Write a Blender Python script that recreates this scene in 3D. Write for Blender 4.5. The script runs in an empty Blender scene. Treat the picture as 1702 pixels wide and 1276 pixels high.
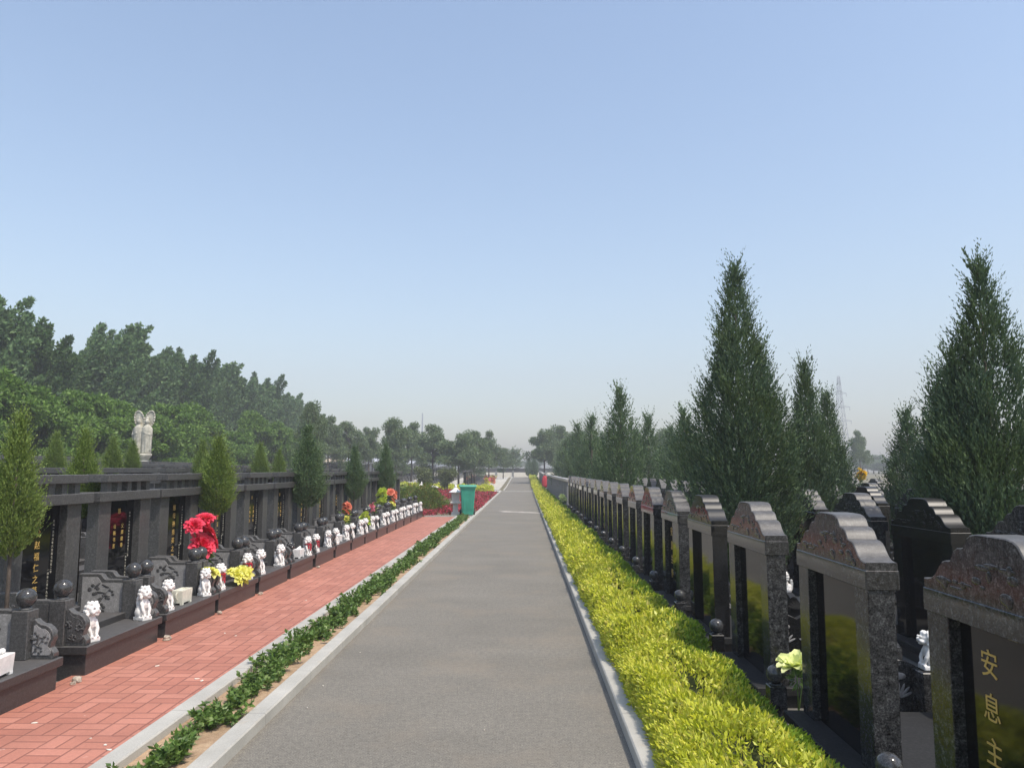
import bpy, bmesh, math, random
import numpy as np
from mathutils import Vector, Matrix, Euler

sc = bpy.context.scene
R = math.radians
PI = math.pi
random.seed(7)
RNG = np.random.default_rng(11)

# ------------------------------------------------------------------ camera, sky, sun, exposure
H = 1.55
FPX = 1250.0
cam_d = bpy.data.cameras.new("camera")
cam = bpy.data.objects.new("camera", cam_d)
sc.collection.objects.link(cam)
cam.location = (0, 0, H)
cam_d.sensor_width = 36.0
cam_d.lens = FPX / 1702 * 36.0
cam_d.clip_start = 0.05
cam_d.clip_end = 5000
cam.rotation_euler = (R(90) + math.atan(142 / FPX), 0, math.atan(20 / FPX))
sc.camera = cam

SUN_EL, SUN_AZ = 60.0, 128.0      # azimuth clockwise from +Y (the way the path runs)
w = bpy.data.worlds.new("World")
sc.world = w
w.use_nodes = True
nt = w.node_tree
nt.nodes.clear()
sky = nt.nodes.new("ShaderNodeTexSky")
sky.sky_type = 'NISHITA'
sky.sun_disc = False
sky.sun_elevation = R(SUN_EL)
sky.sun_rotation = R(SUN_AZ)
sky.altitude = 0
sky.air_density = 1.3
sky.dust_density = 2.2
sky.ozone_density = 1.6
bg = nt.nodes.new("ShaderNodeBackground")
bg.inputs[1].default_value = 0.15
wo = nt.nodes.new("ShaderNodeOutputWorld")
nt.links.new(sky.outputs[0], bg.inputs[0])
nt.links.new(bg.outputs[0], wo.inputs[0])

sun_d = bpy.data.lights.new("sun", 'SUN')
sun_d.energy = 2.75
sun_d.angle = R(0.6)
sun_d.color = (1.0, 0.92, 0.80)
sun = bpy.data.objects.new("sun", sun_d)
sc.collection.objects.link(sun)
az, el = R(SUN_AZ), R(SUN_EL)
sdir = Vector((math.sin(az) * math.cos(el), math.cos(az) * math.cos(el), math.sin(el)))
sun.rotation_euler = sdir.to_track_quat('Z', 'Y').to_euler()
sun.location = (20, -20, 40)

sc.view_settings.view_transform = 'Standard'
sc.view_settings.look = 'None'
sc.view_settings.gamma = 1
sc.view_settings.exposure = 0.57
sc.cycles.max_bounces = 8
sc.cycles.transparent_max_bounces = 8
sc.cycles.volume_bounces = 0

# ------------------------------------------------------------------ helpers
COL = sc.collection


def tag(o, label=None, cat=None, group=None, kind=None):
    if label: o["label"] = label
    if cat: o["category"] = cat
    if group: o["group"] = group
    if kind: o["kind"] = kind
    return o


def empty(name, loc, rz=0.0):
    o = bpy.data.objects.new(name, None)
    o.empty_display_size = 0.1
    COL.objects.link(o)
    o.location = loc
    o.rotation_euler = (0, 0, rz)
    return o


def link(name, me, mat=None, parent=None, loc=None):
    o = bpy.data.objects.new(name, me)
    COL.objects.link(o)
    if mat is not None and len(me.materials) == 0:
        me.materials.append(mat)
    if parent is not None: o.parent = parent
    if loc is not None: o.location = loc
    return o


CH = {}


def copy_tree(o, parent=None):
    c = o.copy()
    COL.objects.link(c)
    c.parent = parent
    for ch in list(o.children):
        copy_tree(ch, c)
    return c


def ordinal(n):
    names = ["first", "second", "third", "fourth", "fifth", "sixth", "seventh", "eighth", "ninth", "tenth", "eleventh",
             "twelfth", "thirteenth", "fourteenth", "fifteenth", "sixteenth", "seventeenth", "eighteenth", "nineteenth",
             "twentieth", "twenty-first", "twenty-second", "twenty-third", "twenty-fourth", "twenty-fifth", "twenty-sixth",
             "twenty-seventh", "twenty-eighth", "twenty-ninth", "thirtieth"]
    return names[n]


class MB:
    def __init__(self):
        self.bm = bmesh.new()
        self.auto = False

    def box(self, x0, x1, y0, y1, z0, z1, bevel=0.0, rz=0.0):
        r = bmesh.ops.create_cube(self.bm, size=1.0)
        vs = r['verts']
        cx, cy, cz = (x0 + x1) / 2, (y0 + y1) / 2, (z0 + z1) / 2
        for v in vs:
            v.co = Vector((v.co.x * (x1 - x0), v.co.y * (y1 - y0), v.co.z * (z1 - z0)))
            if rz: v.co.rotate(Euler((0, 0, rz)))
            v.co += Vector((cx, cy, cz))
        if bevel:
            es = list({e for v in vs for e in v.link_edges})
            bmesh.ops.bevel(self.bm, geom=es, offset=bevel, segments=1, affect='EDGES', profile=0.5)
        return self

    def taper(self, x0, x1, y0, y1, z0, z1, s):
        r = bmesh.ops.create_cube(self.bm, size=1.0)
        cx, cy = (x0 + x1) / 2, (y0 + y1) / 2
        for v in r['verts']:
            k = s if v.co.z > 0 else 1.0
            v.co = Vector((cx + v.co.x * (x1 - x0) * k, cy + v.co.y * (y1 - y0) * k, z0 if v.co.z < 0 else z1))
        return self

    def sph(self, c, r, seg=16, rot=None):
        rr = bmesh.ops.create_uvsphere(self.bm, u_segments=seg, v_segments=max(6, seg // 2), radius=1.0)
        if not isinstance(r, (tuple, list)): r = (r, r, r)
        for v in rr['verts']:
            v.co = Vector((v.co.x * r[0], v.co.y * r[1], v.co.z * r[2]))
            if rot: v.co.rotate(Euler(rot))
            v.co += Vector(c)
        for v in rr['verts']:
            for f in v.link_faces: f.smooth = True
        return self

    def lathe(self, c, prof, seg=20, smooth=True):
        bm = self.bm
        rings = []
        for (r, z) in prof:
            rings.append([bm.verts.new((c[0] + r * math.cos(2 * PI * i / seg), c[1] + r * math.sin(2 * PI * i / seg), c[2] + z))
                          for i in range(seg)])
        for a, b in zip(rings[:-1], rings[1:]):
            for i in range(seg):
                f = bm.faces.new((a[i], a[(i + 1) % seg], b[(i + 1) % seg], b[i]))
                f.smooth = smooth
        bm.faces.new(rings[-1])
        bm.faces.new(list(reversed(rings[0])))
        return self

    def tube(self, p0, p1, r0, r1=None, seg=8):
        r1 = r0 if r1 is None else r1
        p0, p1 = Vector(p0), Vector(p1)
        d = (p1 - p0)
        if d.length < 1e-6: return self
        q = d.to_track_quat('Z', 'Y')
        bm = self.bm
        A = [bm.verts.new(p0 + q @ Vector((r0 * math.cos(2 * PI * i / seg), r0 * math.sin(2 * PI * i / seg), 0))) for i in range(seg)]
        B = [bm.verts.new(p1 + q @ Vector((r1 * math.cos(2 * PI * i / seg), r1 * math.sin(2 * PI * i / seg), 0))) for i in range(seg)]
        for i in range(seg):
            f = bm.faces.new((A[i], A[(i + 1) % seg], B[(i + 1) % seg], B[i]))
            f.smooth = True
        bm.faces.new(list(reversed(A)))
        bm.faces.new(B)
        return self

    def prism(self, pts, axis, a0, a1, bevel=0.0):
        """pts 2D outline; axis 'x': pts=(y,z) extruded in x; axis 'y': pts=(x,z) extruded in y"""
        bm = self.bm
        def P(p, a):
            return (a, p[0], p[1]) if axis == 'x' else (p[0], a, p[1])
        A = [bm.verts.new(P(p, a0)) for p in pts]
        B = [bm.verts.new(P(p, a1)) for p in pts]
        n = len(pts)
        fs = [bm.faces.new(A), bm.faces.new(list(reversed(B)))]
        for i in range(n):
            fs.append(bm.faces.new((A[i], B[i], B[(i + 1) % n], A[(i + 1) % n])))
        bmesh.ops.recalc_face_normals(bm, faces=fs)
        if bevel:
            es = list({e for f in fs[:2] for e in f.edges})
            bmesh.ops.bevel(bm, geom=es, offset=bevel, segments=1, affect='EDGES', profile=0.5)
        return self

    def mesh(self, name, mat=None):
        me = bpy.data.meshes.new(name)
        bmesh.ops.recalc_face_normals(self.bm, faces=self.bm.faces[:])
        if self.auto:
            for f in self.bm.faces: f.smooth = True
            for e in self.bm.edges:
                e.smooth = len(e.link_faces) == 2 and e.calc_face_angle(0) < R(34)
        self.bm.to_mesh(me)
        self.bm.free()
        if mat: me.materials.append(mat)
        return me

    def build(self, name, mat, parent=None, loc=None):
        return link(name, self.mesh(name, mat), None, parent, loc)


def remesh(mb, name, mat, voxel, smooth=0, disp=0.0, dscale=0.03):
    me = mb.mesh(name)
    o = bpy.data.objects.new("tmp", me)
    COL.objects.link(o)
    m = o.modifiers.new("r", 'REMESH')
    m.mode = 'VOXEL'
    m.voxel_size = voxel
    m.use_smooth_shade = True
    if smooth:
        s = o.modifiers.new("s", 'SMOOTH')
        s.iterations = smooth
        s.factor = 0.5
    if disp:
        t = bpy.data.textures.new("t", 'CLOUDS')
        t.noise_scale = dscale
        d = o.modifiers.new("d", 'DISPLACE')
        d.texture = t
        d.strength = disp
    bpy.context.view_layer.update()
    dg = bpy.context.evaluated_depsgraph_get()
    out = bpy.data.meshes.new_from_object(o.evaluated_get(dg))
    out.name = name
    out.materials.clear()
    out.materials.append(mat)
    bpy.data.objects.remove(o)
    return out


def quads_mesh(name, V, mats, midx=None, smooth=False):
    """V: (n,4,3) quads"""
    n = len(V)
    me = bpy.data.meshes.new(name)
    me.vertices.add(n * 4)
    me.vertices.foreach_set("co", np.ascontiguousarray(V, dtype=np.float32).reshape(-1))
    me.loops.add(n * 4)
    me.loops.foreach_set("vertex_index", np.arange(n * 4, dtype=np.int32))
    me.polygons.add(n)
    me.polygons.foreach_set("loop_start", np.arange(0, n * 4, 4, dtype=np.int32))
    me.polygons.foreach_set("loop_total", np.full(n, 4, dtype=np.int32))
    if not isinstance(mats, (list, tuple)): mats = [mats]
    for m in mats: me.materials.append(m)
    if midx is not None:
        me.polygons.foreach_set("material_index", np.asarray(midx, dtype=np.int32))
    me.update(calc_edges=True)
    return me


def unit(v):
    return v / np.maximum(np.linalg.norm(v, axis=-1, keepdims=True), 1e-9)


def leaves(P, D, L, W, fold=0.0, rng=RNG):
    """diamond leaves starting at P along D (n,3), length L, width W (n,)"""
    n = len(P)
    r = unit(rng.normal(size=(n, 3)))
    S = unit(np.cross(D, r))
    L = np.broadcast_to(np.asarray(L, float), (n,))[:, None]
    W = np.broadcast_to(np.asarray(W, float), (n,))[:, None]
    mid = P + D * L * 0.45
    up = np.cross(S, D)
    Q = np.stack([P, mid + S * W * 0.5 + up * L * fold, P + D * L, mid - S * W * 0.5 + up * L * fold], axis=1)
    return Q


def sstep(t):
    t = min(max(t, 0.0), 1.0)
    return t * t * (3 - 2 * t)


def gz(x, y):
    return 0.57 * sstep((y - 55) / 45.0) + 0.045 * min(max(-4.3 - x, 0), 26)


# ------------------------------------------------------------------ materials
def newmat(name):
    m = bpy.data.materials.new(name)
    m.use_nodes = True
    n = m.node_tree
    b = n.nodes["Principled BSDF"]
    return m, n, b


def nd(n, typ, **kw):
    x = n.nodes.new(typ)
    for k, v in kw.items(): setattr(x, k, v)
    return x


def pos(n):
    return nd(n, "ShaderNodeNewGeometry").outputs["Position"]


def noise(n, scale, detail=3, rough=0.55, vec=None, objc=False):
    t = nd(n, "ShaderNodeTexNoise")
    t.inputs["Scale"].default_value = scale
    t.inputs["Detail"].default_value = detail
    t.inputs["Roughness"].default_value = rough
    if vec is None:
        vec = nd(n, "ShaderNodeTexCoord").outputs["Object"] if objc else pos(n)
    n.links.new(vec, t.inputs["Vector"])
    return t.outputs["Fac"]


def ramp(n, fac, stops, interp='LINEAR'):
    r = nd(n, "ShaderNodeValToRGB")
    r.color_ramp.interpolation = interp
    while len(r.color_ramp.elements) < len(stops): r.color_ramp.elements.new(0.5)
    for e, (p, c) in zip(r.color_ramp.elements, stops):
        e.position = p
        e.color = (c[0], c[1], c[2], 1) if not isinstance(c, (int, float)) else (c, c, c, 1)
    n.links.new(fac, r.inputs[0])
    return r.outputs[0]


def mth(n, op, a, b=None, c=None):
    m = nd(n, "ShaderNodeMath", operation=op)
    for i, v in enumerate((a, b, c)):
        if v is None: continue
        if isinstance(v, (int, float)): m.inputs[i].default_value = v
        else: n.links.new(v, m.inputs[i])
    return m.outputs[0]


def mix(n, fac, a, b, mode='MIX'):
    m = nd(n, "ShaderNodeMix", data_type='RGBA', blend_type=mode)
    if isinstance(fac, (int, float)): m.inputs[0].default_value = fac
    else: n.links.new(fac, m.inputs[0])
    for idx, v in ((6, a), (7, b)):
        if isinstance(v, (tuple, list)): m.inputs[idx].default_value = (v[0], v[1], v[2], 1)
        else: n.links.new(v, m.inputs[idx])
    return m.outputs[2]


def bump(n, b, h, strength=0.3, dist=0.01):
    x = nd(n, "ShaderNodeBump")
    x.inputs["Strength"].default_value = strength
    x.inputs["Distance"].default_value = dist
    n.links.new(h, x.inputs["Height"])
    n.links.new(x.outputs[0], b.inputs["Normal"])


def granite(name, dark, light, rough, fine=260, rvar=0.1, tint=(1, 1, 1), spec=0.5, dust=0.0):
    m, n, b = newmat(name)
    f1 = noise(n, fine, 4, 0.7)
    f2 = noise(n, fine * 0.3, 3, 0.6)
    f = mth(n, 'ADD', mth(n, 'MULTIPLY', f1, 0.6), mth(n, 'MULTIPLY', f2, 0.4))
    d = tuple(dark * t for t in tint)
    l = tuple(light * t for t in tint)
    c = ramp(n, f, [(0.40, d), (0.53, tuple((x * 0.7 + y * 0.3) for x, y in zip(d, l))), (0.64, l)])
    if dust:
        # pale dust lying on faces that look upward, patchy
        g = nd(n, "ShaderNodeNewGeometry")
        s = nd(n, "ShaderNodeSeparateXYZ")
        n.links.new(g.outputs["True Normal"], s.inputs[0])
        up = mth(n, 'MULTIPLY', mth(n, 'GREATER_THAN', s.outputs[2], 0.35), mth(n, 'ADD', noise(n, 14, 4), 0.25))
        c = mix(n, mth(n, 'MULTIPLY', up, dust), c, (0.22, 0.21, 0.20))
        n.links.new(mth(n, 'ADD', mth(n, 'MULTIPLY', mth(n, 'GREATER_THAN', s.outputs[2], 0.35), 0.32), rough), b.inputs["Roughness"])
    else:
        n.links.new(mth(n, 'ADD', mth(n, 'MULTIPLY', noise(n, 6, 3), rvar), rough - rvar * 0.5), b.inputs["Roughness"])
    n.links.new(c, b.inputs["Base Color"])
    b.inputs["Specular IOR Level"].default_value = spec
    return m


def plain(name, col, rough=0.6, var=0.0, scale=20, spec=0.5, objc=False):
    m, n, b = newmat(name)
    if var:
        f = noise(n, scale, 4, 0.6, objc=objc)
        lo = tuple(c * (1 - var) for c in col)
        hi = tuple(min(1, c * (1 + var)) for c in col)
        n.links.new(ramp(n, f, [(0.3, lo), (0.7, hi)]), b.inputs["Base Color"])
    else:
        b.inputs["Base Color"].default_value = (*col, 1)
    b.inputs["Roughness"].default_value = rough
    b.inputs["Specular IOR Level"].default_value = spec
    return m


def leafmat(name, cols, trans=0.35, rough=0.5, patch=None, pscale=1.5):
    """leaf colours vary per leaf (random per island)"""
    m = bpy.data.materials.new(name)
    m.use_nodes = True
    n = m.node_tree
    n.nodes.clear()
    g = nd(n, "ShaderNodeNewGeometry")
    k = len(cols)
    c = ramp(n, g.outputs["Random Per Island"], [(i / max(1, k - 1), col) for i, col in enumerate(cols)])
    if patch:
        f = noise(n, pscale, 3, 0.6)
        c = mix(n, ramp(n, f, [(0.45, 0.0), (0.62, 1.0)]), c, mix(n, 0.6, c, patch))
    dif = nd(n, "ShaderNodeBsdfPrincipled")
    dif.inputs["Roughness"].default_value = rough
    dif.inputs["Specular IOR Level"].default_value = 0.3
    tr = nd(n, "ShaderNodeBsdfTranslucent")
    n.links.new(c, dif.inputs["Base Color"])
    n.links.new(mix(n, 1.0, c, (1.0, 1.1, 0.6), 'MULTIPLY'), tr.inputs["Color"])
    mx = nd(n, "ShaderNodeMixShader")
    mx.inputs[0].default_value = trans
    n.links.new(dif.outputs[0], mx.inputs[1])
    n.links.new(tr.outputs[0], mx.inputs[2])
    out = nd(n, "ShaderNodeOutputMaterial")
    n.links.new(mx.outputs[0], out.inputs[0])
    return m


M = {}
M['gate'] = granite("dark_grey_granite", 0.040, 0.155, 0.32, fine=190, tint=(1.0, 0.99, 0.98), dust=0.18)
M['plinth'] = granite("plinth_granite", 0.030, 0.075, 0.30, fine=220, tint=(1.0, 0.96, 0.97), dust=0.30)
M['stele'] = plain("polished_black_stone", (0.005, 0.005, 0.006), 0.07, spec=0.4)
M['cap'] = granite("speckled_granite", 0.014, 0.14, 0.13, fine=110, tint=(1.0, 0.97, 0.96), dust=0.42, spec=0.35)
M['pillar'] = granite("speckled_pillar_granite", 0.008, 0.115, 0.14, fine=110, spec=0.3)
M['capdark'] = granite("polished_black_granite", 0.008, 0.022, 0.08, fine=300, dust=0.08)
M['roughdark'] = granite("matt_dark_granite", 0.018, 0.05, 0.65, fine=200, spec=0.2)
M['band'] = granite('polished_band_granite', 0.010, 0.10, 0.07, fine=110)
M['sphere'] = granite("polished_sphere_granite", 0.025, 0.12, 0.12, fine=240)
M['carve'] = granite("carved_grey_stone", 0.20, 0.38, 0.6, fine=120, tint=(1, 0.98, 0.97))
M['palecap'] = granite("pale_pink_granite", 0.35, 0.62, 0.35, fine=90, tint=(1, 0.93, 0.88))
M['white'] = plain("white_marble", (0.78, 0.76, 0.73), 0.55, 0.12, 25, objc=True)
M['cream'] = plain("cream_marble", (0.68, 0.66, 0.55), 0.5, 0.15, 30)
M['statue'] = plain("weathered_white_stone", (0.42, 0.40, 0.33), 0.7, 0.35, 6)
M['lanternstone'] = plain('pale_lantern_stone', (0.66, 0.62, 0.57), 0.7, 0.15, 9)
M['gold'] = plain("gold_leaf_lettering", (0.55, 0.36, 0.10), 0.4)
M['paint'] = plain("pale_carved_lettering", (0.42, 0.40, 0.33), 0.6)
M['bark'] = plain("bark", (0.09, 0.07, 0.055), 0.9, 0.4, 18)
M['twig'] = plain("hedge_twigs", (0.055, 0.065, 0.012), 0.9, 0.4, 30)
M['bin'] = plain("green_plastic", (0.035, 0.30, 0.205), 0.45, 0.12, 7)
M['rubber'] = plain("black_rubber", (0.02, 0.02, 0.02), 0.7)
M['redcloth'] = plain("red_ribbon_cloth", (0.42, 0.02, 0.035), 0.7)
M['steel'] = plain("dull_steel", (0.22, 0.24, 0.27), 0.6)
M['stonepebble'] = plain("rubble", (0.40, 0.34, 0.27), 0.9, 0.4, 40)


def petal(name, a, b, trans=0.3):
    return leafmat(name, [a, b], trans, 0.5)


M['redpetal'] = petal("red_petals", (0.78, 0.008, 0.05), (0.50, 0.004, 0.03))
M['redrim'] = petal("pale_pink_petal_edge", (0.85, 0.10, 0.17), (0.80, 0.04, 0.10))
M['yellowpetal'] = petal("yellow_petals", (0.85, 0.80, 0.16), (0.75, 0.72, 0.28))
M['limepetal'] = petal("lime_petals", (0.70, 0.82, 0.15), (0.55, 0.66, 0.08))
M['peachpetal'] = petal("peach_petals", (0.80, 0.30, 0.20), (0.72, 0.20, 0.14))
M['pinkpetal'] = petal("pink_petals", (0.75, 0.25, 0.32), (0.60, 0.16, 0.26))
M['creampetal'] = petal("cream_petals", (0.86, 0.86, 0.50), (0.80, 0.84, 0.34))
M['orangepetal'] = petal("orange_yellow_petals", (0.85, 0.62, 0.05), (0.80, 0.45, 0.03))

M['conifer'] = leafmat("conifer_foliage", [(0.066, 0.112, 0.066), (0.118, 0.182, 0.098), (0.048, 0.082, 0.052), (0.155, 0.215, 0.092)], 0.16, 0.6,
                       patch=(0.09, 0.13, 0.035), pscale=1.6)
M['coniferlight'] = leafmat("young_conifer_foliage", [(0.13, 0.20, 0.045), (0.22, 0.30, 0.07), (0.09, 0.14, 0.035), (0.28, 0.36, 0.09)], 0.2, 0.6)
M['coniferold'] = leafmat("blue_green_conifer_foliage", [(0.085, 0.145, 0.07), (0.15, 0.22, 0.095), (0.06, 0.105, 0.055)], 0.2, 0.6)
M['poplar'] = leafmat("poplar_leaves", [(0.060, 0.125, 0.052), (0.115, 0.205, 0.075), (0.18, 0.27, 0.12), (0.045, 0.095, 0.040)], 0.25, 0.65)
M['bushy'] = leafmat("bright_tree_leaves", [(0.10, 0.19, 0.03), (0.16, 0.27, 0.05), (0.06, 0.12, 0.022), (0.20, 0.31, 0.065)], 0.3, 0.5)
M['fartree'] = leafmat("far_tree_leaves", [(0.11, 0.165, 0.08), (0.18, 0.24, 0.11), (0.075, 0.12, 0.065)], 0.25, 0.6)
M['hedge'] = leafmat("golden_privet_leaves", [(0.60, 0.60, 0.05), (0.74, 0.73, 0.09), (0.42, 0.48, 0.04), (0.82, 0.81, 0.17), (0.63, 0.61, 0.06), (0.76, 0.64, 0.20)], 0.3, 0.4,
                     patch=(0.44, 0.48, 0.02), pscale=3.5)
M['hedgegreen'] = leafmat("green_privet_leaves", [(0.18, 0.30, 0.02), (0.28, 0.40, 0.035), (0.12, 0.21, 0.015), (0.40, 0.48, 0.05)], 0.35, 0.4)
M['lowshrub'] = leafmat("low_shrub_leaves", [(0.10, 0.18, 0.035), (0.17, 0.27, 0.065), (0.07, 0.125, 0.03), (0.25, 0.34, 0.11)], 0.25, 0.35)
M['redleaf'] = leafmat("red_groundcover_leaves", [(0.45, 0.04, 0.07), (0.60, 0.08, 0.12), (0.25, 0.03, 0.05), (0.12, 0.12, 0.03)], 0.3, 0.5)
M['shrub'] = leafmat("mixed_shrub_leaves", [(0.14, 0.20, 0.03), (0.20, 0.27, 0.05), (0.10, 0.15, 0.025), (0.27, 0.18, 0.06)], 0.3, 0.5)
M['olive'] = leafmat("olive_leaves", [(0.12, 0.15, 0.06), (0.18, 0.21, 0.09), (0.09, 0.11, 0.05)], 0.3, 0.5)

# ground materials
def mat_asphalt():
    m, n, b = newmat("asphalt")
    big = noise(n, 0.7, 4, 0.6)
    P = pos(n)
    mp = nd(n, "ShaderNodeMapping")
    mp.inputs["Scale"].default_value = (0.5, 2.6, 1)
    n.links.new(P, mp.inputs[0])
    band = noise(n, 1.0, 3, 0.5, vec=mp.outputs[0])
    fine = noise(n, 105, 3, 0.75)
    med = noise(n, 26, 5, 0.78)
    c = ramp(n, big, [(0.3, (0.158, 0.144, 0.119)), (0.7, (0.196, 0.179, 0.149))])
    c = mix(n, ramp(n, band, [(0.45, 0.0), (0.80, 0.28)]), c, (0.25, 0.228, 0.19))
    c = mix(n, 0.85, c, ramp(n, fine, [(0.34, (0.52, 0.51, 0.50)), (0.50, (0.98, 0.98, 0.98)), (0.66, (1.5, 1.5, 1.47))]), 'MULTIPLY')
    c = mix(n, 0.6, c, ramp(n, med, [(0.36, (0.66, 0.66, 0.66)), (0.5, (1.0, 1.0, 1.0)), (0.66, (1.30, 1.30, 1.27))]), 'MULTIPLY')
    c = mix(n, ramp(n, noise(n, 1.1, 5, 0.62), [(0.50, 0.0), (0.72, 0.42)]), c, (0.25, 0.205, 0.150))
    # darker purple-grey seam beside the kerbs and a pale spill across the path
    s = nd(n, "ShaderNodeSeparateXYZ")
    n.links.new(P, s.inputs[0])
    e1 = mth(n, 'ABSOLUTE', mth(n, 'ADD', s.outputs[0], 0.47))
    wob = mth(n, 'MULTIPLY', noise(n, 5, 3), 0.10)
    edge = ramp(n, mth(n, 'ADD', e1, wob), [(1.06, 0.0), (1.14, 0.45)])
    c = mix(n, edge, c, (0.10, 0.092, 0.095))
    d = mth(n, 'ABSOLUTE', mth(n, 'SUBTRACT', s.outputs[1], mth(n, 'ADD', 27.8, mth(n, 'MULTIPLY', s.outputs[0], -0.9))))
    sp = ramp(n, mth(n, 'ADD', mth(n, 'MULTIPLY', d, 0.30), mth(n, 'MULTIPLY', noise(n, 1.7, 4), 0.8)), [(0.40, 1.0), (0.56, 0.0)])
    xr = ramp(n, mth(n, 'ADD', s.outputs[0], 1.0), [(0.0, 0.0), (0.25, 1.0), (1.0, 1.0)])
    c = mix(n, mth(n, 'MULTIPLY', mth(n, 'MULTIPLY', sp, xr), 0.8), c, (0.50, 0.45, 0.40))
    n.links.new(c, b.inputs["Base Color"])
    b.inputs["Roughness"].default_value = 0.85
    bump(n, b, fine, 0.6, 0.004)
    return m


def mat_brick():
    m, n, b = newmat("red_basketweave_bricks")
    s = nd(n, "ShaderNodeSeparateXYZ")
    n.links.new(pos(n), s.inputs[0])
    U = mth(n, 'MULTIPLY', mth(n, 'ADD', s.outputs[0], 0.03), 1 / 0.2)
    V = mth(n, 'MULTIPLY', s.outputs[1], 1 / 0.2)
    fu, fv = mth(n, 'FRACT', U), mth(n, 'FRACT', V)
    iu, iv = mth(n, 'FLOOR', U), mth(n, 'FLOOR', V)
    par = mth(n, 'FLOORED_MODULO', mth(n, 'ADD', iu, iv), 2.0)
    def edge(f): return mth(n, 'MINIMUM', f, mth(n, 'SUBTRACT', 1.0, f))
    def cen(f): return mth(n, 'ABSOLUTE', mth(n, 'SUBTRACT', f, 0.5))
    du = mth(n, 'MULTIPLY', edge(fu), 1.0)
    cell = mth(n, 'MINIMUM', du, edge(fv))
    ca = cen(fu)
    cb = cen(fv)
    half = mth(n, 'ADD', mth(n, 'MULTIPLY', ca, mth(n, 'SUBTRACT', 1.0, par)), mth(n, 'MULTIPLY', cb, par))
    dist = mth(n, 'MINIMUM', cell, half)
    joint = ramp(n, mth(n, 'ADD', dist, mth(n, 'MULTIPLY', noise(n, 60, 2), 0.012)), [(0.022, 1.0), (0.048, 0.0)])
    hs = mth(n, 'ADD', mth(n, 'MULTIPLY', mth(n, 'GREATER_THAN', fu, 0.5), mth(n, 'SUBTRACT', 1.0, par)), mth(n, 'MULTIPLY', mth(n, 'GREATER_THAN', fv, 0.5), par))
    cv = nd(n, "ShaderNodeCombineXYZ")
    n.links.new(iu, cv.inputs[0]); n.links.new(iv, cv.inputs[1]); n.links.new(hs, cv.inputs[2])
    wn = nd(n, "ShaderNodeTexWhiteNoise")
    n.links.new(cv.outputs[0], wn.inputs[0])
    c = ramp(n, wn.outputs["Value"], [(0.0, (0.39, 0.150, 0.103)), (0.5, (0.44, 0.178, 0.122)), (1.0, (0.50, 0.212, 0.150))])
    c = mix(n, 0.7, c, ramp(n, noise(n, 1.3, 4, 0.65), [(0.3, (0.80, 0.80, 0.80)), (0.7, (1.15, 1.15, 1.15))]), 'MULTIPLY')
    c = mix(n, 0.6, c, ramp(n, noise(n, 90, 3, 0.7), [(0.3, (0.82, 0.82, 0.82)), (0.7, (1.16, 1.16, 1.16))]), 'MULTIPLY')
    # mortar spots
    c = mix(n, ramp(n, noise(n, 9, 4, 0.7), [(0.70, 0.0), (0.76, 0.7)]), c, (0.70, 0.50, 0.42))
    c = mix(n, mth(n, 'MULTIPLY', joint, 0.68), c, (0.16, 0.062, 0.045))
    n.links.new(c, b.inputs["Base Color"])
    b.inputs["Roughness"].default_value = 0.75
    bump(n, b, mth(n, 'SUBTRACT', 1.0, joint), 0.5, 0.004)
    return m


def mat_kerb():
    m, n, b = newmat("kerb_stone")
    s = nd(n, "ShaderNodeSeparateXYZ")
    n.links.new(pos(n), s.inputs[0])
    f = mth(n, 'FRACT', mth(n, 'MULTIPLY', mth(n, 'ADD', s.outputs[1], 0.13), 1 / 0.98))
    j = ramp(n, f, [(0.0, 1.0), (0.010, 0.0)])
    c = ramp(n, noise(n, 3, 4), [(0.3, (0.37, 0.355, 0.315)), (0.7, (0.48, 0.46, 0.41))])
    c = mix(n, 0.7, c, ramp(n, noise(n, 150, 3, 0.7), [(0.3, (0.78, 0.78, 0.78)), (0.7, (1.15, 1.15, 1.15))]), 'MULTIPLY')
    c = mix(n, ramp(n, noise(n, 7, 5, 0.7), [(0.58, 0.0), (0.72, 0.5)]), c, (0.42, 0.34, 0.26))
    c = mix(n, mth(n, 'MULTIPLY', j, 0.8), c, (0.12, 0.11, 0.10))
    n.links.new(c, b.inputs["Base Color"])
    b.inputs["Roughness"].default_value = 0.8
    bump(n, b, noise(n, 120, 3), 0.25, 0.003)
    return m


def mat_soil(name, a, c_, bs=0.5, sc_=14):
    m, n, b = newmat(name)
    c = ramp(n, noise(n, sc_, 6, 0.7), [(0.3, a), (0.7, c_)])
    c = mix(n, 0.6, c, ramp(n, noise(n, 2.0, 3), [(0.3, (0.75, 0.75, 0.75)), (0.7, (1.2, 1.2, 1.2))]), 'MULTIPLY')
    n.links.new(c, b.inputs["Base Color"])
    b.inputs["Roughness"].default_value = 0.95
    bump(n, b, noise(n, sc_ * 2, 6, 0.7), bs, 0.03)
    return m


M['asphalt'] = mat_asphalt()
M['brick'] = mat_brick()
M['kerb'] = mat_kerb()
M['soil'] = mat_soil("sandy_soil", (0.30, 0.19, 0.11), (0.50, 0.36, 0.23))
M['earth'] = mat_soil("field_earth", (0.13, 0.12, 0.07), (0.22, 0.19, 0.12), 0.3, 3)
M['paving'] = mat_soil("pale_concrete_paving", (0.42, 0.40, 0.35), (0.56, 0.53, 0.46), 0.1, 2)
M['greypaving'] = mat_soil("grey_concrete_paving", (0.10, 0.098, 0.09), (0.17, 0.165, 0.15), 0.15, 3)
M['redsoil'] = mat_soil("bare_red_soil", (0.30, 0.17, 0.12), (0.40, 0.25, 0.18), 0.3, 5)


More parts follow.
